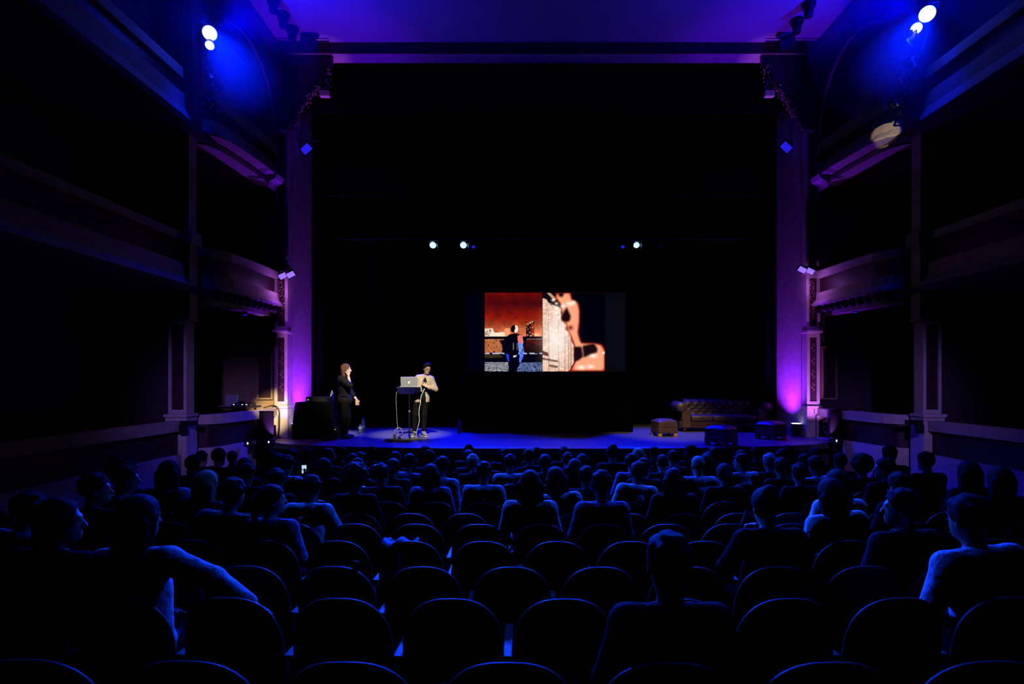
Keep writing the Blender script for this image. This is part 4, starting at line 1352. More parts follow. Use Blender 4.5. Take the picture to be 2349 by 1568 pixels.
def sdf_mesh(name, prims, h, cuts=(), mat_=None):
    lo = np.full(3, 1e9)
    hi = -lo
    for p in prims:
        if p[0] == 'c':
            for q, r in ((p[1], p[3]), (p[2], p[4])):
                lo, hi = np.minimum(lo, q - r), np.maximum(hi, q + r)
        else:
            r = p[2].max()
            lo, hi = np.minimum(lo, p[1] - r), np.maximum(hi, p[1] + r)
    lo -= 4 * h
    hi += 4 * h
    n = np.ceil((hi - lo) / h).astype(int) + 1
    ax = [lo[i] + h * np.arange(n[i]) for i in range(3)]
    f = np.full(n, 0.3, np.float32)
    for p in prims:
        k = p[-1]
        if p[0] == 'c':
            r = max(p[3], p[4])
            b0, b1 = np.minimum(p[1], p[2]) - r, np.maximum(p[1], p[2]) + r
        else:
            r = p[2].max()
            b0, b1 = p[1] - r, p[1] + r
        mg = 2 * k + 3 * h
        i0 = np.clip(((b0 - mg - lo) / h).astype(int), 0, n)
        i1 = np.clip(((b1 + mg - lo) / h).astype(int) + 2, 0, n)
        s_ = tuple(slice(a, b) for a, b in zip(i0, i1))
        A = [ax[0][s_[0]][:, None, None], ax[1][s_[1]][None, :, None], ax[2][s_[2]][None, None, :]]
        if p[0] == 'c':
            a, b = p[1], p[2]
            ab = b - a
            L = max(ab @ ab, 1e-12)
            t_ = np.clip(((A[0] - a[0]) * ab[0] + (A[1] - a[1]) * ab[1] + (A[2] - a[2]) * ab[2]) / L, 0, 1)
            d = np.sqrt((A[0] - a[0] - t_ * ab[0]) ** 2 + (A[1] - a[1] - t_ * ab[1]) ** 2 + (A[2] - a[2] - t_ * ab[2]) ** 2) - (p[3] + (p[4] - p[3]) * t_)
        else:
            c, r, R = p[1], p[2], p[3]
            q = [(A[0] - c[0]) * R[0, i] + (A[1] - c[1]) * R[1, i] + (A[2] - c[2]) * R[2, i] for i in range(3)]
            k0 = np.sqrt(sum((q[i] / r[i]) ** 2 for i in range(3)))
            k1 = np.sqrt(sum((q[i] / r[i] ** 2) ** 2 for i in range(3)))
            d = k0 * (k0 - 1) / np.maximum(k1, 1e-6)
        g = f[s_]
        hh = np.maximum(k - np.abs(g - d), 0) / k
        f[s_] = np.minimum(g, d) - hh * hh * k * 0.25
    G = [ax[0][:, None, None], ax[1][None, :, None], ax[2][None, None, :]]
    for c in cuts:
        if c[0] == 'plane':
            nrm, d0 = np.array(c[1], float), c[2]
            f = np.maximum(f, G[0] * nrm[0] + G[1] * nrm[1] + G[2] * nrm[2] - d0)
        elif c[0] == 'cap':
            a, b = np.array(c[1], float), np.array(c[2], float)
            ab = b - a
            t_ = np.clip(((G[0] - a[0]) * ab[0] + (G[1] - a[1]) * ab[1] + (G[2] - a[2]) * ab[2]) / (ab @ ab), 0, 1)
            d = np.sqrt((G[0] - a[0] - t_ * ab[0]) ** 2 + (G[1] - a[1] - t_ * ab[1]) ** 2 + (G[2] - a[2] - t_ * ab[2]) ** 2) - (c[3] + (c[4] - c[3]) * t_)
            f = np.maximum(f, -d)
    V, Q = surface_nets(f.astype(np.float32), lo, h)
    me = np_mesh(name, V, Q)
    if mat_:
        me.materials.append(mat_)
    return me


def rot(yaw=0, pitch=0, roll=0):
    """head turn: yaw about z, pitch (nod down positive) about x, roll about y"""
    return np.array((Matrix.Rotation(yaw, 3, 'Z') @ Matrix.Rotation(-pitch, 3, 'X') @ Matrix.Rotation(roll, 3, 'Y')))


def head_prims(c, R, s=1.0):
    c = np.array(c, float)
    w = lambda p: c + R @ (np.array(p) * s)
    P = [ell(w((0, -0.015, 0.035)), np.array((0.076, 0.095, 0.088)) * s, R, 0.03),
         ell(w((0, 0.025, -0.045)), np.array((0.060, 0.066, 0.075)) * s, R, 0.04),
         ell(w((0, 0.060, -0.098)), np.array((0.028, 0.024, 0.020)) * s, R, 0.03),
         cap(w((0, 0.088, 0.010)), w((0, 0.110, -0.032)), 0.008 * s, 0.013 * s, 0.012),
         cap(w((-0.032, 0.080, 0.024)), w((0.032, 0.080, 0.024)), 0.010 * s, 0.010 * s, 0.02),
         cap(w((-0.018, 0.086, -0.066)), w((0.018, 0.086, -0.066)), 0.007 * s, 0.007 * s, 0.010),
         cap(w((-0.014, 0.084, -0.078)), w((0.014, 0.084, -0.078)), 0.007 * s, 0.007 * s, 0.008)]
    for e in (-1, 1):
        P.append(ell(w((e * 0.078, -0.012, -0.015)), np.array((0.010, 0.018, 0.030)) * s, R, 0.010))
    return P


def hair_prims(kind, c, R, s=1.0):
    c = np.array(c, float)
    w = lambda p: c + R @ (np.array(p) * s)
    cuts = []

    def plane(nv, p0):
        nv = R @ np.array(nv, float)
        cuts.append(('plane', nv, float(nv @ w(p0))))
    g = {'fuzz': 0.006, 'short': 0.014, 'quiff': 0.014}.get(kind, 0.016)
    P = [ell(w((0, -0.018, 0.036)), (np.array((0.076, 0.096, 0.088)) + g) * s, R, 0.02)]
    if kind in ('fuzz', 'short', 'bun', 'ponytail', 'quiff'):
        plane((0, 0.74, -0.67), (0, 0.078, 0.062) if kind != 'quiff' else (0, 0.074, 0.075))
        if kind in ('short', 'quiff'):
            for q in range(22):
                a_, b_ = q * 2.39996, 0.15 + 1.35 * ((q * 7 % 22) / 22)
                P.append(ell(w((0.078 * math.cos(a_) * math.cos(b_), -0.018 + 0.098 * math.sin(a_) * math.cos(b_), 0.036 + 0.09 * math.sin(b_))), np.array((0.024, 0.024, 0.018)) * s, R, 0.012))
        if kind == 'quiff':
            P.append(ell(w((0.0, 0.03, 0.11)), np.array((0.062, 0.07, 0.035)) * s, R, 0.03))
        if kind == 'bun':
            P.append(ell(w((0, -0.085, 0.115)), np.array((0.05, 0.05, 0.045)) * s, R, 0.015))
        if kind == 'ponytail':
            P.append(cap(w((0, -0.11, 0.045)), w((0, -0.15, 0.0)), 0.03 * s, 0.035 * s, 0.02))
            P.append(cap(w((0, -0.15, 0.0)), w((0, -0.13, -0.20)), 0.036 * s, 0.018 * s, 0.02))
    elif kind == 'afro':
        P = [ell(w((0, -0.03, 0.05)), np.array((0.135, 0.135, 0.13)) * s, R, 0.03)]
        for q in range(26):
            a, b = q * 2.4, -0.6 + 2.0 * (q / 26)
            P.append(ell(w((0.12 * math.cos(a) * math.cos(b), -0.03 + 0.12 * math.sin(a) * math.cos(b), 0.05 + 0.12 * math.sin(b))), np.array((0.035,) * 3) * s, R, 0.02))
        plane((0, 0.80, -0.60), (0, 0.085, 0.065))
    elif kind in ('long', 'bob'):
        L = 0.30 if kind == 'long' else 0.14
        P.append(ell(w((0, -0.055, -0.05)), np.array((0.100, 0.070, 0.13)) * s, R, 0.03))
        for e in range(-3, 4):
            x = e * 0.03
            P.append(cap(w((x, -0.075 + 0.008 * abs(e), 0.0)), w((x * 1.12 + 0.006 * math.sin(e * 2.1), -0.085 + 0.012 * abs(e), -L - 0.02 * (e % 2))), 0.036 * s, 0.018 * s, 0.018))
        for e in (-1, 1):
            P.append(cap(w((e * 0.082, 0.01, 0.03)), w((e * 0.098, -0.01, -L * 0.8)), 0.022 * s, 0.014 * s, 0.02))
        cuts.append(('cap', w((0, 0.13, -0.03)), w((0, 0.11, -0.30)), 0.082 * s, 0.08 * s))
        plane((0, 0.995, -0.1), (0, 0.068, 0.06))
    return P, cuts


def hand_prims(w, d, nrm, thumb, curl=0.35, spread=0.06, s=1.0, fr=0.0085):
    """palm and five fingers. w wrist, d towards the fingers, nrm out of the palm, thumb the thumb side"""
    w, d, nrm, thumb = [np.array(q, float) for q in (w, d, nrm, thumb)]
    d /= np.linalg.norm(d)
    nrm -= d * (nrm @ d)
    nrm /= np.linalg.norm(nrm)
    t = np.cross(d, nrm)
    if t @ thumb < 0:
        t = -t
    P = []
    for q in (-0.026, -0.009, 0.009, 0.026):
        P.append(cap(w + d * 0.012 * s + t * q * 0.6 * s, w + (d * 0.088 + t * q) * s, 0.014 * s, 0.012 * s, 0.012))
    for i, (q, L) in enumerate(((0.030, 0.068), (0.010, 0.078), (-0.010, 0.072), (-0.030, 0.056))):
        a = w + (d * 0.088 + t * q) * s
        dirv = d + t * spread * (1.5 - i)
        dirv /= np.linalg.norm(dirv)
        ang = curl * (0.8 + 0.15 * i)
        for seg, l_ in enumerate((0.45, 0.32, 0.23)):
            dd = dirv * math.cos(ang) + nrm * math.sin(ang)
            b = a + dd * L * l_ * s
            P.append(cap(a, b, fr * s * (1 - 0.08 * seg), fr * s * (0.95 - 0.1 * seg), 0.004))
            a = b
            ang += curl
    a = w + (d * 0.03 + t * 0.026) * s
    m_ = a + (d * 0.030 + t * 0.026 + nrm * 0.008) * s
    e = m_ + (d * 0.036 + t * 0.010 + nrm * 0.012) * s
    P += [cap(a, m_, 0.013 * s, 0.010 * s, 0.008), cap(m_, e, 0.010 * s, 0.008 * s, 0.004)]
    return P


class Figure:
    """one body from joints; makes body, top, trousers, shoes and hair meshes"""

    def __init__(self, J, Rt=None, build=1.0, headR=None, hand_args=None, h=0.013):
        self.J = {k: np.array(v, float) for k, v in J.items()}
        self.Rt = np.eye(3) if Rt is None else Rt
        self.headR = np.eye(3) if headR is None else headR
        self.b = build
        self.h = h
        self.hand_args = hand_args or {}

    def torso(self):
        J, R, b = self.J, self.Rt, self.b
        mid = J['pelvis'] * 0.5 + J['chest'] * 0.5
        return [ell(J['pelvis'], np.array((0.160 * b, 0.115 * b, 0.115)), R, 0.05),
                ell(mid, np.array((0.138 * b, 0.100 * b, 0.17)), R, 0.06),
                ell(J['chest'], np.array((0.158 * b, 0.112 * b, 0.165)), R, 0.06),
                cap(J['neck'] - np.array((0, 0, 0.035)), J['sl'], 0.055, 0.056, 0.05),
                cap(J['neck'] - np.array((0, 0, 0.035)), J['sr'], 0.055, 0.056, 0.05)]

    def arms(self, full=True):
        J = self.J
        P = []
        for q in 'lr':
            P += [cap(J['s' + q], J['e' + q], 0.054, 0.042, 0.03), cap(J['e' + q], J['w' + q], 0.041, 0.027, 0.02)]
        return P

    def legs(self):
        J = self.J
        P = []
        for q in 'lr':
            P += [cap(J['h' + q], J['k' + q], 0.085 * self.b, 0.058, 0.04), cap(J['k' + q], J['a' + q], 0.056, 0.037, 0.025)]
        return P

    def feet(self):
        P = []
        for q in 'lr':
            P += [cap(self.J['a' + q] - np.array((0, 0, 0.03)), self.J['t' + q], 0.040, 0.032, 0.02)]
        return P

    def body(self, mat_):
        J = self.J
        P = self.torso() + self.legs() + self.feet() + self.arms()
        P.append(cap(J['neck'] - np.array((0, 0, 0.05)), J['head'] + self.headR @ np.array((0, -0.02, -0.05)), 0.056, 0.050, 0.025))
        P += head_prims(J['head'], self.headR)
        for q in 'lr':
            d = J['w' + q] - J['e' + q]
            a = self.hand_args.get(q, {})
            P += hand_prims(J['w' + q], a.get('d', d), a.get('n', (0, 0, -1)), a.get('t', (1 if q == 'l' else -1, 0, 0)), a.get('curl', 0.4), a.get('spread', 0.06), fr=0.0095 if self.h > 0.01 else 0.0085)
        return sdf_mesh('body', P, self.h, mat_=mat_)

    def sleeve_end(self, q, f):
        return self.J['e' + q] * (1 - f) + self.J['w' + q] * f

    def top(self, g=0.014, hem=None, sleeve=0.88, mat_=None, extra=(), cuts=()):
        J = self.J
        P = grow(self.torso(), g)
        for q in 'lr':
            if sleeve > 0:
                P += [cap(J['s' + q], J['e' + q], 0.056 + g, 0.045 + g, 0.03), cap(J['e' + q], self.sleeve_end(q, sleeve), 0.044 + g, 0.032 + g, 0.02)]
            else:
                P += [cap(J['s' + q], J['s' + q] * 0.45 + J['e' + q] * 0.55, 0.058 + g, 0.054 + g, 0.03)]
        P += list(extra)
        cs = list(cuts)
        up = self.Rt @ np.array((0, 0, 1.0))
        fw = self.Rt @ np.array((0, 1.0, 0))
        nv = up * 0.93 + fw * 0.36
        cs.append(('plane', nv, float(nv @ (J['neck'] + up * 0.035))))
        if hem is not None:
            cs.append(('plane', (0, 0, -1), -hem))
        return sdf_mesh('top', P, self.h, cs, mat_)

    def trousers(self, g=0.010, mat_=None, ankle=0.09):
        P = grow([self.torso()[0]] + self.legs(), g)
        return sdf_mesh('trousers', P, self.h, [('plane', (0, 0, -1), -ankle)], mat_)

    def shoes(self, mat_=None):
        return sdf_mesh('shoes', grow(self.feet(), 0.010), self.h, [('plane', (0, 0, -1), -0.004), ('plane', (0, 0, 1), 0.115)], mat_)

    def hair(self, kind, mat_=None):
        P, c = hair_prims(kind, self.J['head'], self.headR)
        return sdf_mesh('hair', P, self.h * 0.85, c, mat_)


# ---- materials for people
def skin(name, c):
    return mat(name, c, 0.5, var=0.06, scale=20)


skin_l = skin('light_skin', (0.62, 0.38, 0.28))
skin_m = skin('tan_skin', (0.30, 0.17, 0.11))
skin_d = skin('brown_skin', (0.20, 0.11, 0.07))
HAIR = {k: mat('hair_' + k, c, 0.62, var=0.45, scale=30, bump=0.5, bscale=60, stretch=(9, 9, 0.8), spec=0.06) for k, c in
        (('black', (0.004, 0.003, 0.003)), ('brown', (0.028, 0.015, 0.010)), ('auburn', (0.14, 0.070, 0.034)), ('blond', (0.42, 0.30, 0.16)), ('grey', (0.32, 0.31, 0.30)))}


def cloth(name, c, bump=1.0, rough=0.85):
    return mat('cloth_' + name, c, rough, var=0.18, scale=14, bump=bump, bscale=17, spec=0.05)


TOPS = {k: cloth(k, c) for k, c in (('black', (0.006, 0.006, 0.007)), ('charcoal', (0.018, 0.018, 0.02)), ('white', (0.72, 0.72, 0.72)), ('pale', (0.45, 0.48, 0.55)),
                                    ('denim', (0.16, 0.22, 0.34)), ('red', (0.22, 0.012, 0.012)), ('grey', (0.16, 0.16, 0.17)), ('wine', (0.07, 0.01, 0.015)))}
jeans = cloth('jeans', (0.02, 0.022, 0.03))
shoeblack = mat('shoe_black', (0.012, 0.012, 0.012), 0.45)


def seated(lean=0.0, side=0.0, yaw=0.0, nod=0.0, roll=0.0, arms='lap'):
    base = np.array((0, 0.0, 0.52))
    Rt = np.array(Matrix.Rotation(side, 3, 'Y') @ Matrix.Rotation(-lean, 3, 'X'))
    T = lambda p: base + Rt @ (np.array(p, float) - base)
    J = dict(pelvis=(0, 0, 0.52), chest=T((0, -0.045, 0.86)), neck=T((0, -0.045, 1.06)), head=T((0, -0.005, 1.225)),
             sl=T((-0.175, -0.05, 1.015)), sr=T((0.175, -0.05, 1.015)),
             hl=(-0.09, 0.05, 0.50), hr=(0.09, 0.05, 0.50), kl=(-0.12, 0.44, 0.50), kr=(0.12, 0.44, 0.50),
             al=(-0.12, 0.40, 0.09), ar=(0.12, 0.40, 0.09), tl=(-0.13, 0.55, 0.045), tr=(0.13, 0.55, 0.045))
    J['el'], J['er'] = T((-0.245, 0.02, 0.76)), T((0.245, 0.02, 0.76))
    J['wl'], J['wr'] = np.array((-0.10, 0.27, 0.635)), np.array((0.10, 0.27, 0.635))
    ha = {}
    if arms == 'phone':
        J['er'] = T((0.24, 0.16, 0.82))
        J['wr'] = T((0.14, 0.28, 1.02))
        ha['r'] = dict(d=(-0.1, 0.15, 1), n=(0, -1, 0.1), t=(-1, 0, 0), curl=0.45)
    elif arms == 'raised':
        J['er'] = T((0.34, 0.10, 1.08))
        J['wr'] = T((0.20, 0.10, 1.27))
        ha['r'] = dict(d=(-0.6, 0.0, 0.5), n=(-0.3, 0, -1), t=(0, 1, 0), curl=0.3)
    elif arms == 'stretch':
        J['er'] = T((0.44, -0.10, 0.93))
        J['wr'] = T((0.66, -0.14, 0.80))
        ha['r'] = dict(d=(0.8, -0.1, -0.5), n=(-0.3, 0, -1), t=(0, 1, 0), curl=0.4)
    elif arms == 'chin':
        J['er'] = T((0.24, 0.18, 0.80))
        J['wr'] = T((0.08, 0.17, 1.02))
        ha['r'] = dict(d=(-0.2, -0.3, 1), n=(-0.4, -1, 0), t=(-1, 0, 0), curl=0.7)
    return Figure(J, Rt, 1.0, rot(yaw, nod, roll), ha, 0.0135)


POSES = {
    'upright': dict(),
    'lean_l': dict(side=-0.10, lean=0.03, roll=-0.12, yaw=0.15),
    'lean_r': dict(side=0.11, lean=0.06, roll=0.10, yaw=-0.25),
    'turned': dict(yaw=-0.95, lean=0.02, side=0.04),
    'slump': dict(lean=-0.06, nod=0.22),
    'forward': dict(lean=0.30, nod=0.05),
    'phone': dict(arms='phone', nod=0.28, lean=0.05),
    'raised': dict(arms='raised', roll=0.15, side=0.05),
    'stretch': dict(arms='stretch', side=-0.05, yaw=-0.35, roll=0.08),
    'chin': dict(arms='chin', nod=0.12, lean=0.18),
}
POSE_CACHE = {}


def pose_meshes(pose, hairkind):
    if pose not in POSE_CACHE:
        fg = seated(**POSES[pose])
        POSE_CACHE[pose] = dict(fig=fg, body=fg.body(skin_l), top=fg.top(hem=0.43, mat_=TOPS['black']), trousers=fg.trousers(mat_=jeans), shoes=fg.shoes(shoeblack), hair={})
    c = POSE_CACHE[pose]
    if hairkind not in c['hair']:
        c['hair'][hairkind] = c['fig'].hair(hairkind, HAIR['black'])
    return c


def inst(name, me, m, parent):
    o = bpy.data.objects.new(name, me)
    link(o, parent)
    o.material_slots[0].link = 'OBJECT'
    o.material_slots[0].material = m
    return o


def audience(label, loc, rz, pose, hairkind, hair, top, sk, scale=1.0, mirror=False, group='seated audience in the stalls'):
    t = thing('person', label, 'person', loc, rz, group)
    t.scale = (-scale if mirror else scale, scale, scale)
    c = pose_meshes(pose, hairkind)
    inst('body', c['body'], sk, t)
    inst('top', c['top'], top, t)
    inst('trousers', c['trousers'], jeans, t)
    inst('shoes', c['shoes'], shoeblack, t)
    inst('hair', c['hair'][hairkind], hair, t)
    return t


# ---- the man at the laptop (faces the hall, body leaning, head turned)
def man():
    D = 13.25
    t = thing('person', 'person in a beige open overshirt and glasses, hand on chest, behind the laptop', 'person', ((974 - HX) * D / F, D, SZ))
    flip = lambda v: np.array((-v[0], -v[1], v[2]))           # joints below are given facing +Y, the figure faces -Y
    J = dict(pelvis=(0.075, 0.0, 0.92), chest=(-0.0, 0.02, 1.24), neck=(-0.03, 0.025, 1.42), head=(-0.075, 0.075, 1.575),
             sl=(-0.150, 0.02, 1.335), sr=(0.135, 0.02, 1.362),
             el=(-0.255, 0.03, 1.10), wl=(-0.085, 0.20, 1.16),
             er=(0.225, 0.0, 1.13), wr=(0.20, 0.10, 1.20),
             hl=(-0.01, 0.0, 0.90), hr=(0.165, 0.0, 0.90), kl=(0.0, 0.03, 0.50), kr=(0.21, 0.04, 0.50), al=(0.02, 0.0, 0.10), ar=(0.235, 0.02, 0.10),
             tl=(-0.06, 0.16, 0.045), tr=(0.245, 0.19, 0.045))
    yaw, nod = 0.55, 0.22
    fg = Figure(J, None, 0.95, rot(yaw, nod, -0.08), {'l': dict(d=(0.9, 0.05, 0.75), n=(0.1, -1, 0.1), t=(0.3, 0, 1), curl=0.16, spread=0.16), 'r': dict(d=(0.2, 1, -0.1), n=(0, 0, -1), t=(-1, 0, 0), curl=0.35)}, 0.0085)
    root = empty('figure', parent=None)
    bpy.data.objects.remove(root)
    t.rotation_euler = (0, 0, math.pi)
    beige = mat('cloth_beige', (0.50, 0.42, 0.32), 0.85, var=0.10, scale=12, bump=0.55, bscale=9)
    tee = cloth('tee_black', (0.012, 0.012, 0.013))
    inst('body', fg.body(skin_l), skin('presenter_skin', (0.66, 0.40, 0.31)), t)
    inst('trousers', fg.trousers(0.012, tee, 0.13), cloth('black_jeans', (0.008, 0.008, 0.009)), t)
    inst('t_shirt', fg.top(0.012, 0.76, 0.0, tee), tee, t)
    sh = fg.top(0.022, 0.80, 0.80, beige, extra=[ell((0.07, 0.0, 0.84), (0.185, 0.135, 0.20), None, 0.05)], cuts=[('cap', (-0.045, 0.185, 1.46), (-0.015, 0.19, 1.10), 0.07, 0.085), ('cap', (-0.015, 0.19, 1.10), (0.02, 0.19, 0.70), 0.085, 0.13)])
    s_ = inst('overshirt', sh, beige, t)
    # collar, pocket flap and buttons
    cpts = []
    for k in range(15):
        a = math.radians(40 + 280 * k / 14) + math.pi / 2
        cpts.append((-0.03 + 0.078 * math.cos(a), 0.03 + 0.078 * math.sin(a), 1.425 - 0.055 * max(0, math.sin(a))))
    c = MB()
    c.loops([[(x, y, z - 0.02) for x, y, z in cpts], [(x * 1.0 + (x + 0.03) * 0.06, y + (y - 0.03) * 0.06, z + 0.022) for x, y, z in cpts], [(x + (x + 0.03) * 0.30, y + (y - 0.03) * 0.30, z - 0.02) for x, y, z in cpts]], close=False)
    o = c.build('collar', beige, s_, True)
    o.modifiers.new('thick', 'SOLIDIFY').thickness = 0.006
    MB().box(0.085, 0.165, 0.128, 0.140, 1.20, 1.24).build('pocket_flap', beige, s_, bevel=0.004)
    MB().box(0.09, 0.16, 0.126, 0.136, 1.11, 1.20).build('pocket', beige, s_, bevel=0.004)
    inst('hair', fg.hair('quiff', HAIR['brown']), HAIR['brown'], t)
    # shoes with white soles
    grey = mat('grey_canvas', (0.22, 0.22, 0.23), 0.8)
    for q in 'lr':
        one = Figure(J, h=0.0085)
        P = [cap(one.J['a' + q] - np.array((0, 0, 0.03)), one.J['t' + q], 0.050, 0.040, 0.02), cap(one.J['a' + q], one.J['a' + q] + np.array((0, 0, 0.0)), 0.05, 0.05, 0.02)]
        me = sdf_mesh('shoe', P, 0.0085, [('plane', (0, 0, -1), -0.018), ('plane', (0, 0, 1), 0.13)], grey)
        s2 = inst('shoe', me, grey, t)
        P = [cap(one.J['a' + q] * np.array((1, 1, 0)) + np.array((0, 0, 0.03)), one.J['t' + q] * np.array((1, 1, 0)) + np.array((0, 0, 0.03)), 0.056, 0.046, 0.01)]
        inst('sole', sdf_mesh('sole', P, 0.0075, [('plane', (0, 0, -1), -0.001), ('plane', (0, 0, 1), 0.026)], whiteplastic), whiteplastic, s2)
    face_details(fg, t, True)
    return t


def face_details(fg, t, glasses=False):
    c, R = fg.J['head'], fg.headR
    w = lambda p: Vector(c + R @ np.array(p))
    eyew = mat('eye_white', (0.7, 0.68, 0.65), 0.3)
    iris = mat('eye_dark', (0.02, 0.015, 0.01), 0.2)
    for e in (-1, 1):
        o = MB().blob(w((e * 0.031, 0.079, 0.004)), (0.011, 0.011, 0.009), 10, 6).build('eye', eyew, t, True)
        MB().blob(w((e * 0.031, 0.089, 0.003)), 0.005, 8, 5).build('iris', iris, o, True)
        MB().tube([w((e * 0.014, 0.093, 0.024)), w((e * 0.032, 0.093, 0.030)), w((e * 0.050, 0.078, 0.024))], [0.0025, 0.003, 0.0015], 6).build('eyebrow', HAIR['brown'], t, True)
    MB().tube([w((-0.022, 0.088, -0.071)), w((0, 0.095, -0.072)), w((0.022, 0.088, -0.071))], [0.002, 0.0035, 0.002], 6).build('mouth', mat('lip', (0.40, 0.15, 0.13), 0.45), t, True)
    if glasses:
        fr = mat('glasses_frame', (0.01, 0.01, 0.01), 0.3)
        g = empty('glasses', parent=t)
        for e in (-1, 1):
            pts = [w((e * 0.033 + 0.024 * math.cos(a), 0.103, 0.003 + 0.017 * math.sin(a))) for a in [2 * math.pi * k / 16 for k in range(17)]]
            MB().tube(pts, 0.0022, 6).build('rim', fr, g, True)
            MB().tube([w((e * 0.057, 0.100, 0.006)), w((e * 0.082, 0.05, 0.008)), w((e * 0.086, -0.02, 0.0))], 0.003, 6).build('temple', fr, g, True)
        MB().tube([w((-0.010, 0.106, 0.006)), w((0.010, 0.106, 0.006))], 0.003, 6).build('bridge', fr, g, True)
        m_ = MB().tube([w((0.086, 0.0, -0.01)), w((0.085, 0.05, -0.05)), w((0.07, 0.10, -0.075))], 0.003, 6).build('headset_microphone', fr, t, True)


# ---- the woman shading her face with her hand (she faces the screen)
def woman():
    D = 12.8
    t = thing('person', 'person in black blazer, hand raised to the face, beside the draped table', 'person', ((793 - HX) * D / F, D, SZ))
    t.rotation_euler = (0, 0, math.radians(-90) + 0.12)
    # given facing +Y; her right (+X) is towards the hall
    J = dict(pelvis=(0, -0.02, 0.88), chest=(0, -0.03, 1.20), neck=(0, -0.05, 1.385), head=(0.0, 0.015, 1.555),
             sl=(-0.165, -0.04, 1.335), sr=(0.165, -0.06, 1.335),
             er=(0.225, 0.13, 1.20), wr=(0.165, 0.085, 1.42),
             el=(-0.22, 0.05, 1.07), wl=(-0.18, 0.20, 0.88),
             hl=(-0.085, -0.01, 0.86), hr=(0.085, -0.01, 0.86), kl=(-0.09, 0.02, 0.48), kr=(0.09, 0.0, 0.48), al=(-0.09, -0.03, 0.09), ar=(0.10, -0.06, 0.09),
             tl=(-0.10, 0.13, 0.04), tr=(0.12, 0.10, 0.04))
    fg = Figure(J, None, 1.02, rot(0.0, 0.02, 0), {'r': dict(d=(-0.12, 0.02, 1), n=(-1, 0.1, 0), t=(0, -1, 0.2), curl=0.12, spread=0.10), 'l': dict(d=(0.05, 0.25, -1), n=(1, 0, 0), t=(0, 1, 0), curl=0.28)}, 0.0085)
    bl = mat('cloth_blazer', (0.007, 0.006, 0.005), 0.8, bump=0.5, bscale=9, spec=0.2)
    inst('body', fg.body(skin_l), skin('speaker_skin', (0.70, 0.46, 0.36)), t)
    inst('trousers', fg.trousers(0.024, bl, 0.08), cloth('loose_black', (0.005, 0.005, 0.0055)), t)
    sh = mat('cloth_blue_shirt', (0.25, 0.30, 0.45), 0.8, bump=0.4, bscale=12)
    inst('shirt', fg.top(0.012, 0.85, 0.0, sh), sh, t)
    bz = fg.top(0.030, 0.745, 0.0, bl, extra=[cap(J['sr'], J['er'], 0.085, 0.070, 0.03), cap(J['sl'], J['el'], 0.085, 0.07, 0.03), cap(J['el'], np.array(J['el']) * 0.45 + np.array(J['wl']) * 0.55, 0.07, 0.056, 0.02), ell((0, -0.02, 0.86), (0.20, 0.16, 0.14), None, 0.05)],
                cuts=[('cap', (0.0, 0.20, 1.42), (0.0, 0.21, 1.0), 0.085, 0.07), ('cap', (0.0, 0.21, 1.0), (0.0, 0.24, 0.7), 0.07, 0.11)])
    b_ = inst('blazer', bz, bl, t)
    MB().box(0.195, 0.215, -0.06, 0.10, 0.965, 0.985).build('pocket_flap', bl, b_, bevel=0.004)
    P, c = hair_prims('long', fg.J['head'], fg.headR)
    c = [q for q in c if q[0] == 'plane'] + [('cap', fg.J['head'] + np.array((0, 0.14, -0.03)), fg.J['head'] + np.array((0, 0.12, -0.30)), 0.095, 0.10)]
    inst('hair', sdf_mesh('hair', P, 0.008, c, HAIR['auburn']), HAIR['auburn'], t)
    inst('shoes', fg.shoes(shoeblack), shoeblack, t)
    MB().tube([(0.165 + 0.034 * math.cos(a), 0.085 + 0.034 * math.sin(a), 1.415) for a in [2 * math.pi * k / 14 for k in range(15)]], 0.004, 5).build('wristband', metalblack, t)
    face_details(fg, t)
    return t


man()
woman()

# ================================================================== SEATS AND AUDIENCE
def chair_proto():
    t = thing('theatre_chair', 'proto', 'seat')
    Mr = Matrix.Translation((0, 0.06, 0.42)) @ Matrix.Rotation(math.radians(7), 4, 'X')
    W, H = 0.245, 0.54

    def outline(w, h, n=20, z0=0.0):
        pts = [(-w, z0), (-w, h * 0.42)]
        for k in range(1, n):
            a = math.pi - math.pi * k / n
            c_, s_ = math.cos(a), math.sin(a)
            pts.append((w * math.copysign(abs(c_) ** 0.80, c_), h * 0.42 + h * 0.58 * abs(s_) ** 0.86))
        pts += [(w, h * 0.42), (w, z0)]
        return pts
    curve = lambda x: 0.05 * (1 - (x / W) ** 2)
    ol = outline(W, H)
    c = MB()
    c.prism(ol, -0.012, 0.012, lambda u, v, a: Mr @ Vector((u, a - curve(u), v)))
    c.build('back_shell', seatwood, t)
    il = outline(W - 0.02, H - 0.02, 20, 0.06)
    c = MB()
    c.loops([[Mr @ Vector((u, 0.012 - curve(u), v)) for u, v in il], [Mr @ Vector((u * 0.985, 0.045 - curve(u), 0.27 + (v - 0.27) * 0.985)) for u, v in il],
             [Mr @ Vector((u * 0.85, 0.062 - curve(u), 0.27 + (v - 0.27) * 0.86)) for u, v in il]])
    c.build('back_pad', velvet, t, True)
    c = MB()
    c.tube([Mr @ Vector((u, -curve(u), v)) for u, v in ol], 0.0135, 6)
    c.build('back_rim', rimwood, t, True)
    c = MB().box(-0.235, 0.235, 0.06, 0.50, 0.36, 0.45)
    c.build('seat_cushion', velvet, t, True, bevel=0.03)
    MB().box(-0.23, 0.23, 0.07, 0.48, 0.33, 0.36).build('seat_pan', seatwood, t)
    a_ = MB().box(0.252, 0.298, 0.02, 0.42, 0.61, 0.64).build('armrest', armwood, t, bevel=0.008)
    MB().box(0.258, 0.292, 0.10, 0.34, 0.0, 0.61).build('side_panel', seatwood, t)
    return t


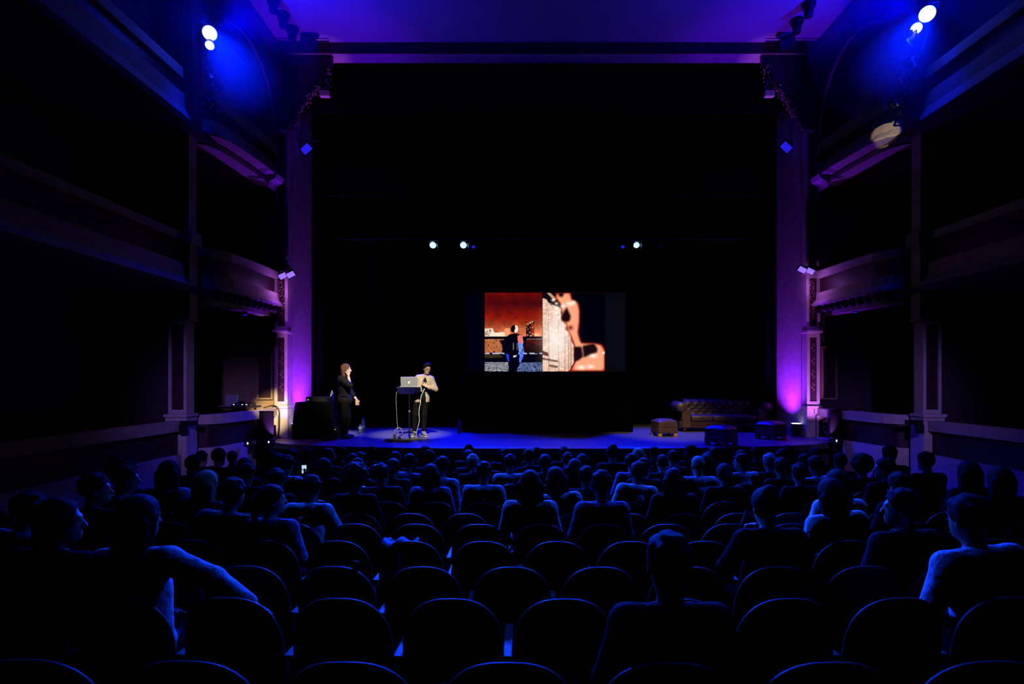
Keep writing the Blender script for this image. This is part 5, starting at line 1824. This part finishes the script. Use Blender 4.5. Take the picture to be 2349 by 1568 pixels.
proto = chair_proto()
ORD = ['first', 'second', 'third', 'fourth', 'fifth', 'sixth', 'seventh', 'eighth', 'ninth', 'tenth', 'eleventh', 'twelfth', 'thirteenth', 'fourteenth', 'fifteenth',
       'sixteenth', 'seventeenth', 'eighteenth', 'nineteenth', 'twentieth', 'twenty-first', 'twenty-second', 'twenty-third', 'twenty-fourth', 'twenty-fifth', 'twenty-sixth', 'twenty-seventh']
ROWNAME = ['row closest to the lens', 'second row', 'third row', 'fourth row', 'fifth row', 'sixth row', 'seventh row', 'eighth row', 'ninth row', 'tenth row', 'front row under the stage']
ANCHOR = [1165, 1038, 972, 1110, 1528, 1566, 1110, 1602, 1170, 1405, 1210]
PITCH = 0.56


def row_slots(i):
    D = ROWS[i]
    x0 = (ANCHOR[i] - HX) * D / F
    lim_l = max(-5.75, -1290 * D / F)
    lim_r = min(7.05, 1300 * D / F)
    k0 = math.ceil((lim_l - x0) / PITCH)
    k1 = math.floor((lim_r - x0) / PITCH)
    return [x0 + PITCH * k for k in range(k0, k1 + 1)]


def seat_place(i, x):
    D = ROWS[i] + 0.006 * (x - 0.3) ** 2
    return (x, D, floor_z(ROWS[i])), 0.02 * (x - 0.3)


SLOTS = {i: row_slots(i) for i in range(11)}
TAKEN = {}
# who sits where: (photo x, row, pose, mirrored, hair kind, hair colour, top, skin, scale, label or None)
WHO = [
    (1530, 0, 'upright', 0, 'short', 'brown', 'charcoal', skin_m, 0.98, 'person in charcoal sitting alone in the row closest to the lens'),
    (330, 1, 'stretch', 0, 'long', 'black', 'pale', skin_m, 1.04, 'person in a pale top stretching a blue lit arm along a seat back'),
    (2262, 1, 'lean_l', 0, 'short', 'black', 'pale', skin_m, 1.04, 'person at the picture edge with a broad blue lit shoulder, second row'),
    (110, 1, 'turned', 0, 'bob', 'black', 'black', skin_m, 1.02, 'dark figure turning aside, next to the person stretching an arm'),
    (5, 2, 'lean_r', 0, 'short', 'black', 'denim', skin_m, 1.0, 'person cut by the picture edge, blue shoulder catching light'),
    (1775, 2, 'chin', 1, 'bun', 'black', 'black', skin_l, 1.02, 'person in black leaning forward, hand at chin, third row'),
    (2065, 2, 'turned', 1, 'short', 'black', 'charcoal', skin_m, 1.02, 'charcoal clad person turning aside near the white shirted pair, third row'),
    (500, 3, 'lean_r', 0, 'short', 'brown', 'grey', skin_m, 1.02, 'person in a grey top leaning over, fourth row on the left'),
    (590, 3, 'turned', 0, 'ponytail', 'brown', 'denim', skin_l, 0.98, 'person in denim turned towards the sofa, fourth row'),
    (440, 4, 'lean_r', 0, 'long', 'blond', 'charcoal', skin_l, 1.02, 'charcoal clad person leaning over, in front of the grey top'),
    (190, 3, 'turned', 0, 'short', 'black', 'black', skin_m, 1.04, 'person in black seen in profile by the left side wall, fourth row'),
    (1975, 3, 'lean_l', 0, 'long', 'black', 'white', skin_m, 1.02, 'person in a bright white shirt leaning over, fourth row on the right'),
    (262, 4, 'turned', 0, 'short', 'black', 'pale', skin_m, 1.05, 'person in a pale shirt turning aside, fifth row on the left'),
    (700, 4, 'chin', 0, 'short', 'black', 'white', skin_m, 0.98, 'person in white with hand by the chin, fifth row'),
    (780, 5, 'upright', 0, 'afro', 'black', 'black', skin_d, 1.02, 'black clad person sitting upright, alone at that end of sixth row'),
    (1195, 4, 'upright', 0, 'long', 'brown', 'white', skin_m, 1.03, 'person in a white shirt sitting upright at the centre of the hall'),
    (1378, 4, 'slump', 0, 'short', 'black', 'denim', skin_m, 1.03, 'broad slumped person in light denim beside the central white shirt'),
    (1925, 4, 'upright', 0, 'long', 'brown', 'white', skin_m, 1.03, 'person in a white shirt sitting upright, fifth row on the right'),
    (2315, 4, 'upright', 0, 'bob', 'black', 'black', skin_m, 1.04, 'silhouette at the right picture edge against the pale side parapet'),
    (2120, 4, 'phone', 0, 'short', 'black', 'black', skin_m, 1.0, 'dark person looking down at a small glowing phone'),
    (375, 5, 'upright', 0, 'long', 'black', 'denim', skin_m, 1.07, 'tall upright person in denim silhouetted against the left hall pilaster'),
    (297, 5, 'upright', 0, 'afro', 'black', 'black', skin_d, 1.06, 'black silhouette against the left parapet beside the tall denim clad person'),
    (615, 5, 'chin', 1, 'short', 'brown', 'black', skin_m, 1.0, None),
    (1290, 5, 'lean_l', 0, 'bob', 'brown', 'white', skin_m, 1.03, 'person in a wrinkled white shirt tilting aside, sixth row'),
    (1545, 5, 'upright', 0, 'long', 'black', 'red', skin_m, 1.02, 'upright person in a dark red top, sixth row'),
    (2225, 5, 'upright', 0, 'long', 'black', 'black', skin_m, 1.06, 'large black silhouette before the right parapet, sixth row'),
    (860, 6, 'raised', 1, 'short', 'black', 'charcoal', skin_m, 1.0, 'person lifting a hand to the head, seventh row'),
    (905, 6, 'upright', 0, 'bob', 'brown', 'denim', skin_m, 1.0, None),
    (1110, 6, 'upright', 0, 'short', 'black', 'pale', skin_m, 1.02, 'upright person in a plain pale shirt, seventh row'),
    (1475, 6, 'lean_r', 0, 'short', 'black', 'white', skin_m, 1.02, 'person in rumpled white shirt behind the stage front ottoman'),
    (560, 6, 'slump', 0, 'short', 'black', 'black', skin_m, 1.0, None),
    (1690, 6, 'upright', 0, 'ponytail', 'brown', 'black', skin_m, 1.0, None),
    (1840, 6, 'upright', 0, 'short', 'black', 'black', skin_m, 1.0, None),
    (2030, 6, 'turned', 1, 'short', 'black', 'black', skin_m, 1.04, None),
    (1345, 6, 'upright', 0, 'short', 'black', 'charcoal', skin_m, 0.98, None),
    (675, 7, 'phone', 0, 'short', 'black', 'pale', skin_m, 1.02, 'person in pale shirt holding up a lit phone'),
    (740, 7, 'turned', 1, 'bob', 'brown', 'black', skin_l, 1.0, 'person turning a blue lit face, next to the phone holder'),
    (1000, 7, 'lean_r', 0, 'short', 'black', 'pale', skin_m, 1.02, 'person in pale top with one lit shoulder, eighth row'),
    (1602, 7, 'upright', 0, 'fuzz', 'grey', 'pale', skin_l, 1.03, 'upright person in pale shirt, eighth row, before the ottoman'),
    (1905, 7, 'lean_l', 0, 'short', 'black', 'pale', skin_m, 1.02, 'person in a light shirt with bright shoulder, eighth row'),
    (430, 7, 'upright', 0, 'short', 'black', 'black', skin_m, 1.02, None),
    (560, 7, 'upright', 0, 'bob', 'black', 'black', skin_m, 1.0, None),
    (820, 7, 'slump', 0, 'short', 'black', 'black', skin_m, 1.0, None),
    (890, 7, 'upright', 0, 'ponytail', 'brown', 'charcoal', skin_m, 1.0, None),
    (1320, 7, 'upright', 0, 'long', 'brown', 'black', skin_m, 1.0, None),
    (1450, 7, 'turned', 0, 'short', 'black', 'charcoal', skin_l, 1.0, None),
    (1830, 7, 'upright', 0, 'short', 'black', 'black', skin_m, 1.0, None),
    (2130, 7, 'upright', 0, 'short', 'black', 'black', skin_m, 1.05, 'upright silhouette directly before the right hall pilaster'),
    (2010, 7, 'upright', 0, 'afro', 'black', 'black', skin_d, 1.0, 'upright silhouette before the right ground box'),
    (1095, 8, 'lean_l', 0, 'short', 'grey', 'wine', skin_l, 1.0, 'person in a wine red top tilting aside, ninth row'),
    (1170, 8, 'slump', 0, 'short', 'black', 'pale', skin_m, 1.0, 'person with a pale collar in front of the screen, ninth row'),
    (1455, 8, 'turned', 0, 'short', 'brown', 'denim', skin_l, 1.0, 'person in denim with a blue lit neck, ninth row'),
    (1520, 8, 'upright', 0, 'fuzz', 'brown', 'black', skin_l, 1.0, 'upright person in black below the screen end of the sofa, ninth row'),
    (1710, 8, 'turned', 1, 'short', 'black', 'pale', skin_l, 1.0, 'person in profile with violet face and pale shirt'),
    (1770, 8, 'upright', 0, 'short', 'grey', 'charcoal', skin_l, 1.0, 'upright person in charcoal below the sofa, ninth row'),
    (500, 8, 'upright', 0, 'short', 'black', 'black', skin_m, 1.05, 'upright silhouette against the left plinth, ninth row'),
    (2075, 8, 'turned', 0, 'short', 'black', 'black', skin_m, 1.08, 'tall profile silhouette against the right plinth'),
    (620, 8, 'upright', 0, 'bob', 'black', 'black', skin_m, 1.0, None),
    (800, 8, 'upright', 0, 'short', 'black', 'black', skin_m, 1.0, None),
    (930, 8, 'lean_r', 0, 'short', 'brown', 'denim', skin_m, 1.0, None),
    (1250, 8, 'upright', 0, 'ponytail', 'black', 'black', skin_m, 1.0, None),
    (1335, 8, 'upright', 0, 'short', 'black', 'charcoal', skin_m, 1.0, None),
    (1640, 8, 'upright', 0, 'long', 'brown', 'black', skin_m, 1.0, None),
    (1850, 8, 'slump', 0, 'short', 'black', 'black', skin_m, 1.0, None),
    (1930, 8, 'upright', 0, 'short', 'black', 'black', skin_m, 1.0, None),
    (1405, 9, 'upright', 0, 'bun', 'black', 'black', skin_m, 1.06, 'person in black whose head rises above the stage edge beyond the screen'),
    (1430, 9, 'upright', 0, 'bob', 'blond', 'charcoal', skin_l, 1.02, 'upright person in charcoal beside the head rising above stage edge'),
    (1543, 9, 'upright', 0, 'fuzz', 'brown', 'black', skin_l, 1.0, 'upright person in black below the ottoman, tenth row'),
]
fill = {9: (470, 528, 600, 660, 740, 820, 900, 980, 1085, 1210, 1300, 1610, 1680, 1800, 1880), 10: (700, 790, 850, 960, 1090, 1150, 1220, 1310, 1500, 1590, 1640, 1750, 1830)}
hk = ['short', 'bob', 'short', 'long', 'short', 'ponytail', 'fuzz', 'short', 'bun', 'short']
ps = ['upright', 'lean_l', 'slump', 'upright', 'lean_r', 'turned', 'upright', 'forward']
for r_, xs in fill.items():
    for k, px in enumerate(xs):
        WHO.append((px, r_, ps[(k * 3 + r_) % 8], k % 2, hk[(k * 7 + r_) % 10], ('black', 'brown', 'black')[k % 3], ('black', 'charcoal', 'black', 'wine')[(k + r_) % 4], (skin_m, skin_l, skin_d)[k % 3], 0.97 + 0.01 * (k % 5), None))

HAIRWORD = {'short': 'short haired', 'bob': 'bob haired', 'long': 'long haired', 'ponytail': 'ponytailed', 'fuzz': 'close cropped', 'bun': 'bun wearing', 'afro': 'curly haired', 'quiff': 'quiffed'}
for (px, i, pose, mir, hkind, hcol, top, sk, sc_, label) in WHO:
    D = ROWS[i] + 0.26
    x = (px - HX) * D / F
    free = [q for q in range(len(SLOTS[i])) if (i, q) not in TAKEN]
    if not free:
        continue
    q = min(free, key=lambda k: abs(SLOTS[i][k] - x))
    if abs(SLOTS[i][q] - x) > 0.9:
        continue
    TAKEN[i, q] = (max(-0.10, min(0.10, x - SLOTS[i][q])), pose, mir, hkind, hcol, top, sk, sc_, label)

first = True
for i in range(11):
    n = len(SLOTS[i])
    for q, x in enumerate(SLOTS[i]):
        who = TAKEN.get((i, q))
        near_taken = any((i, q + d) in TAKEN for d in (-1, 1))
        if who is None and i >= 6:
            continue
        loc, rz = seat_place(i, x)
        o = proto if first else copy_tree(proto)
        first = False
        o.location = loc
        o.rotation_euler = (0, 0, rz)
        if who is None:
            tag(o, 'empty dark rounded theatre seat, %s from the left in the %s' % (ORD[q], ROWNAME[i]), 'seat', 'rounded theatre seats of the stalls')
        else:
            tag(o, 'theatre seat taken by a sitter in %s, %s from left, %s' % (who[5], ORD[q], ROWNAME[i]), 'seat', 'rounded theatre seats of the stalls')
        if who:
            dx, pose, mir, hkind, hcol, top, sk, sc_, label = who
            if label is None:
                label = 'shadowy audience member in %s, %s from left, %s' % ({'wine': 'wine red', 'charcoal': 'charcoal', 'black': 'black', 'denim': 'denim', 'grey': 'grey'}.get(top, top), ORD[q], ROWNAME[i])
            p = audience(label, (loc[0] + dx - 0.24 * math.sin(rz), loc[1] + 0.24, loc[2]), rz, pose, hkind, HAIR[hcol], TOPS[top], sk, sc_, bool(mir))
            if pose == 'stretch':
                fgp = POSE_CACHE['stretch']['fig']
                ear = Vector(fgp.J['head'] + fgp.headR @ np.array((0.088, -0.012, -0.075)))
                MB().tube([ear + Vector((0.004 * math.sin(a), 0.030 * math.cos(a), 0.030 * math.sin(a))) for a in [2 * math.pi * k / 20 for k in range(21)]], 0.0028, 6).build('hoop_earring', metalgrey, p, True)
            if 'phone' in pose:
                fgp = POSE_CACHE['phone']['fig']
                wv = Vector(fgp.J['wr']) * sc_
                ph = thing('smartphone', 'smartphone glowing in the hands of %s' % ('the pale shirted person' if i == 7 else 'the dark person by the right wall'), 'phone', Vector(p.location) + Vector((wv.x - 0.02, wv.y + 0.03, wv.z + 0.06)))
                ph.rotation_euler = (0.35, 0, 0.3)
                MB().box(-0.035, 0.035, -0.004, 0.004, 0.0, 0.145).build('case', metalblack, ph, bevel=0.004)
                MB().box(-0.031, 0.031, -0.0055, -0.004, 0.008, 0.137).build('display', mat('phone_display', (0.1, 0.1, 0.1), 0.2, emit=(0.55, 0.8, 1.0), strength=0.9), ph)

# ---- belongings
def seat_xyz(i, px):
    x = min(SLOTS[i], key=lambda s: abs(s - (px - HX) * ROWS[i] / F))
    return seat_place(i, x)[0]



paper = mat('white_paper', (0.78, 0.78, 0.78), 0.7)


def leaflet(label, i, px, w, h, tilt):
    p = seat_xyz(i, px)
    t = thing('paper_leaflet', label, 'paper', (p[0] + 0.12, p[1] - 0.035, p[2] + 0.86), 0.1)
    M = Matrix.Rotation(tilt, 4, 'Y')
    MB().box(-w, w, -0.002, 0.0, -0.03, h, M).build('front_sheet', paper, t)
    MB().box(-w * 0.96, w * 0.96, 0.0015, 0.003, -0.03, h * 0.97, M).build('rear_sheet', paper, t)


leaflet('small white leaflet tucked behind an empty seat, third row', 2, 860, 0.02, 0.13, 0.15)
leaflet('pale folded sheet sticking up from an empty seat, fifth row', 4, 1650, 0.05, 0.22, 0.35)

# jacket hung over a seat back in the fourth row
p = seat_xyz(3, 890)
t = thing('draped_jacket', 'crumpled pale jacket hung over a seat back, fourth row', 'jacket', (p[0] - 0.08, p[1] - 0.0, p[2] + 0.69))
rows_ = []
for j in range(13):
    v = j / 12
    row = []
    for k in range(17):
        u = k / 16 - 0.5
        y = -0.05 - 0.03 * v if v < 0.6 else -0.05 + 0.16 * math.sin((v - 0.6) / 0.4 * 1.5)
        z_ = 0.36 * min(v / 0.6, 1) - (0.02 if v > 0.8 else 0)
        row.append((u * (0.22 + 0.08 * (1 - v)) + 0.01 * math.sin(9 * v + 3 * u), y + 0.012 * math.sin(u * 26 + v * 3), z_ - 0.10 + 0.02 * math.cos(u * 11)))
    rows_.append(row)
o = MB().loops(rows_, close=False).build('jacket_body', TOPS['denim'], t, True)
o.modifiers.new('thick', 'SOLIDIFY').thickness = 0.012
MB().box(-0.012, 0.012, -0.105, -0.095, -0.10, 0.20, Matrix.Rotation(0.06, 4, 'Y')).build('zip_strip', metalgrey, t)
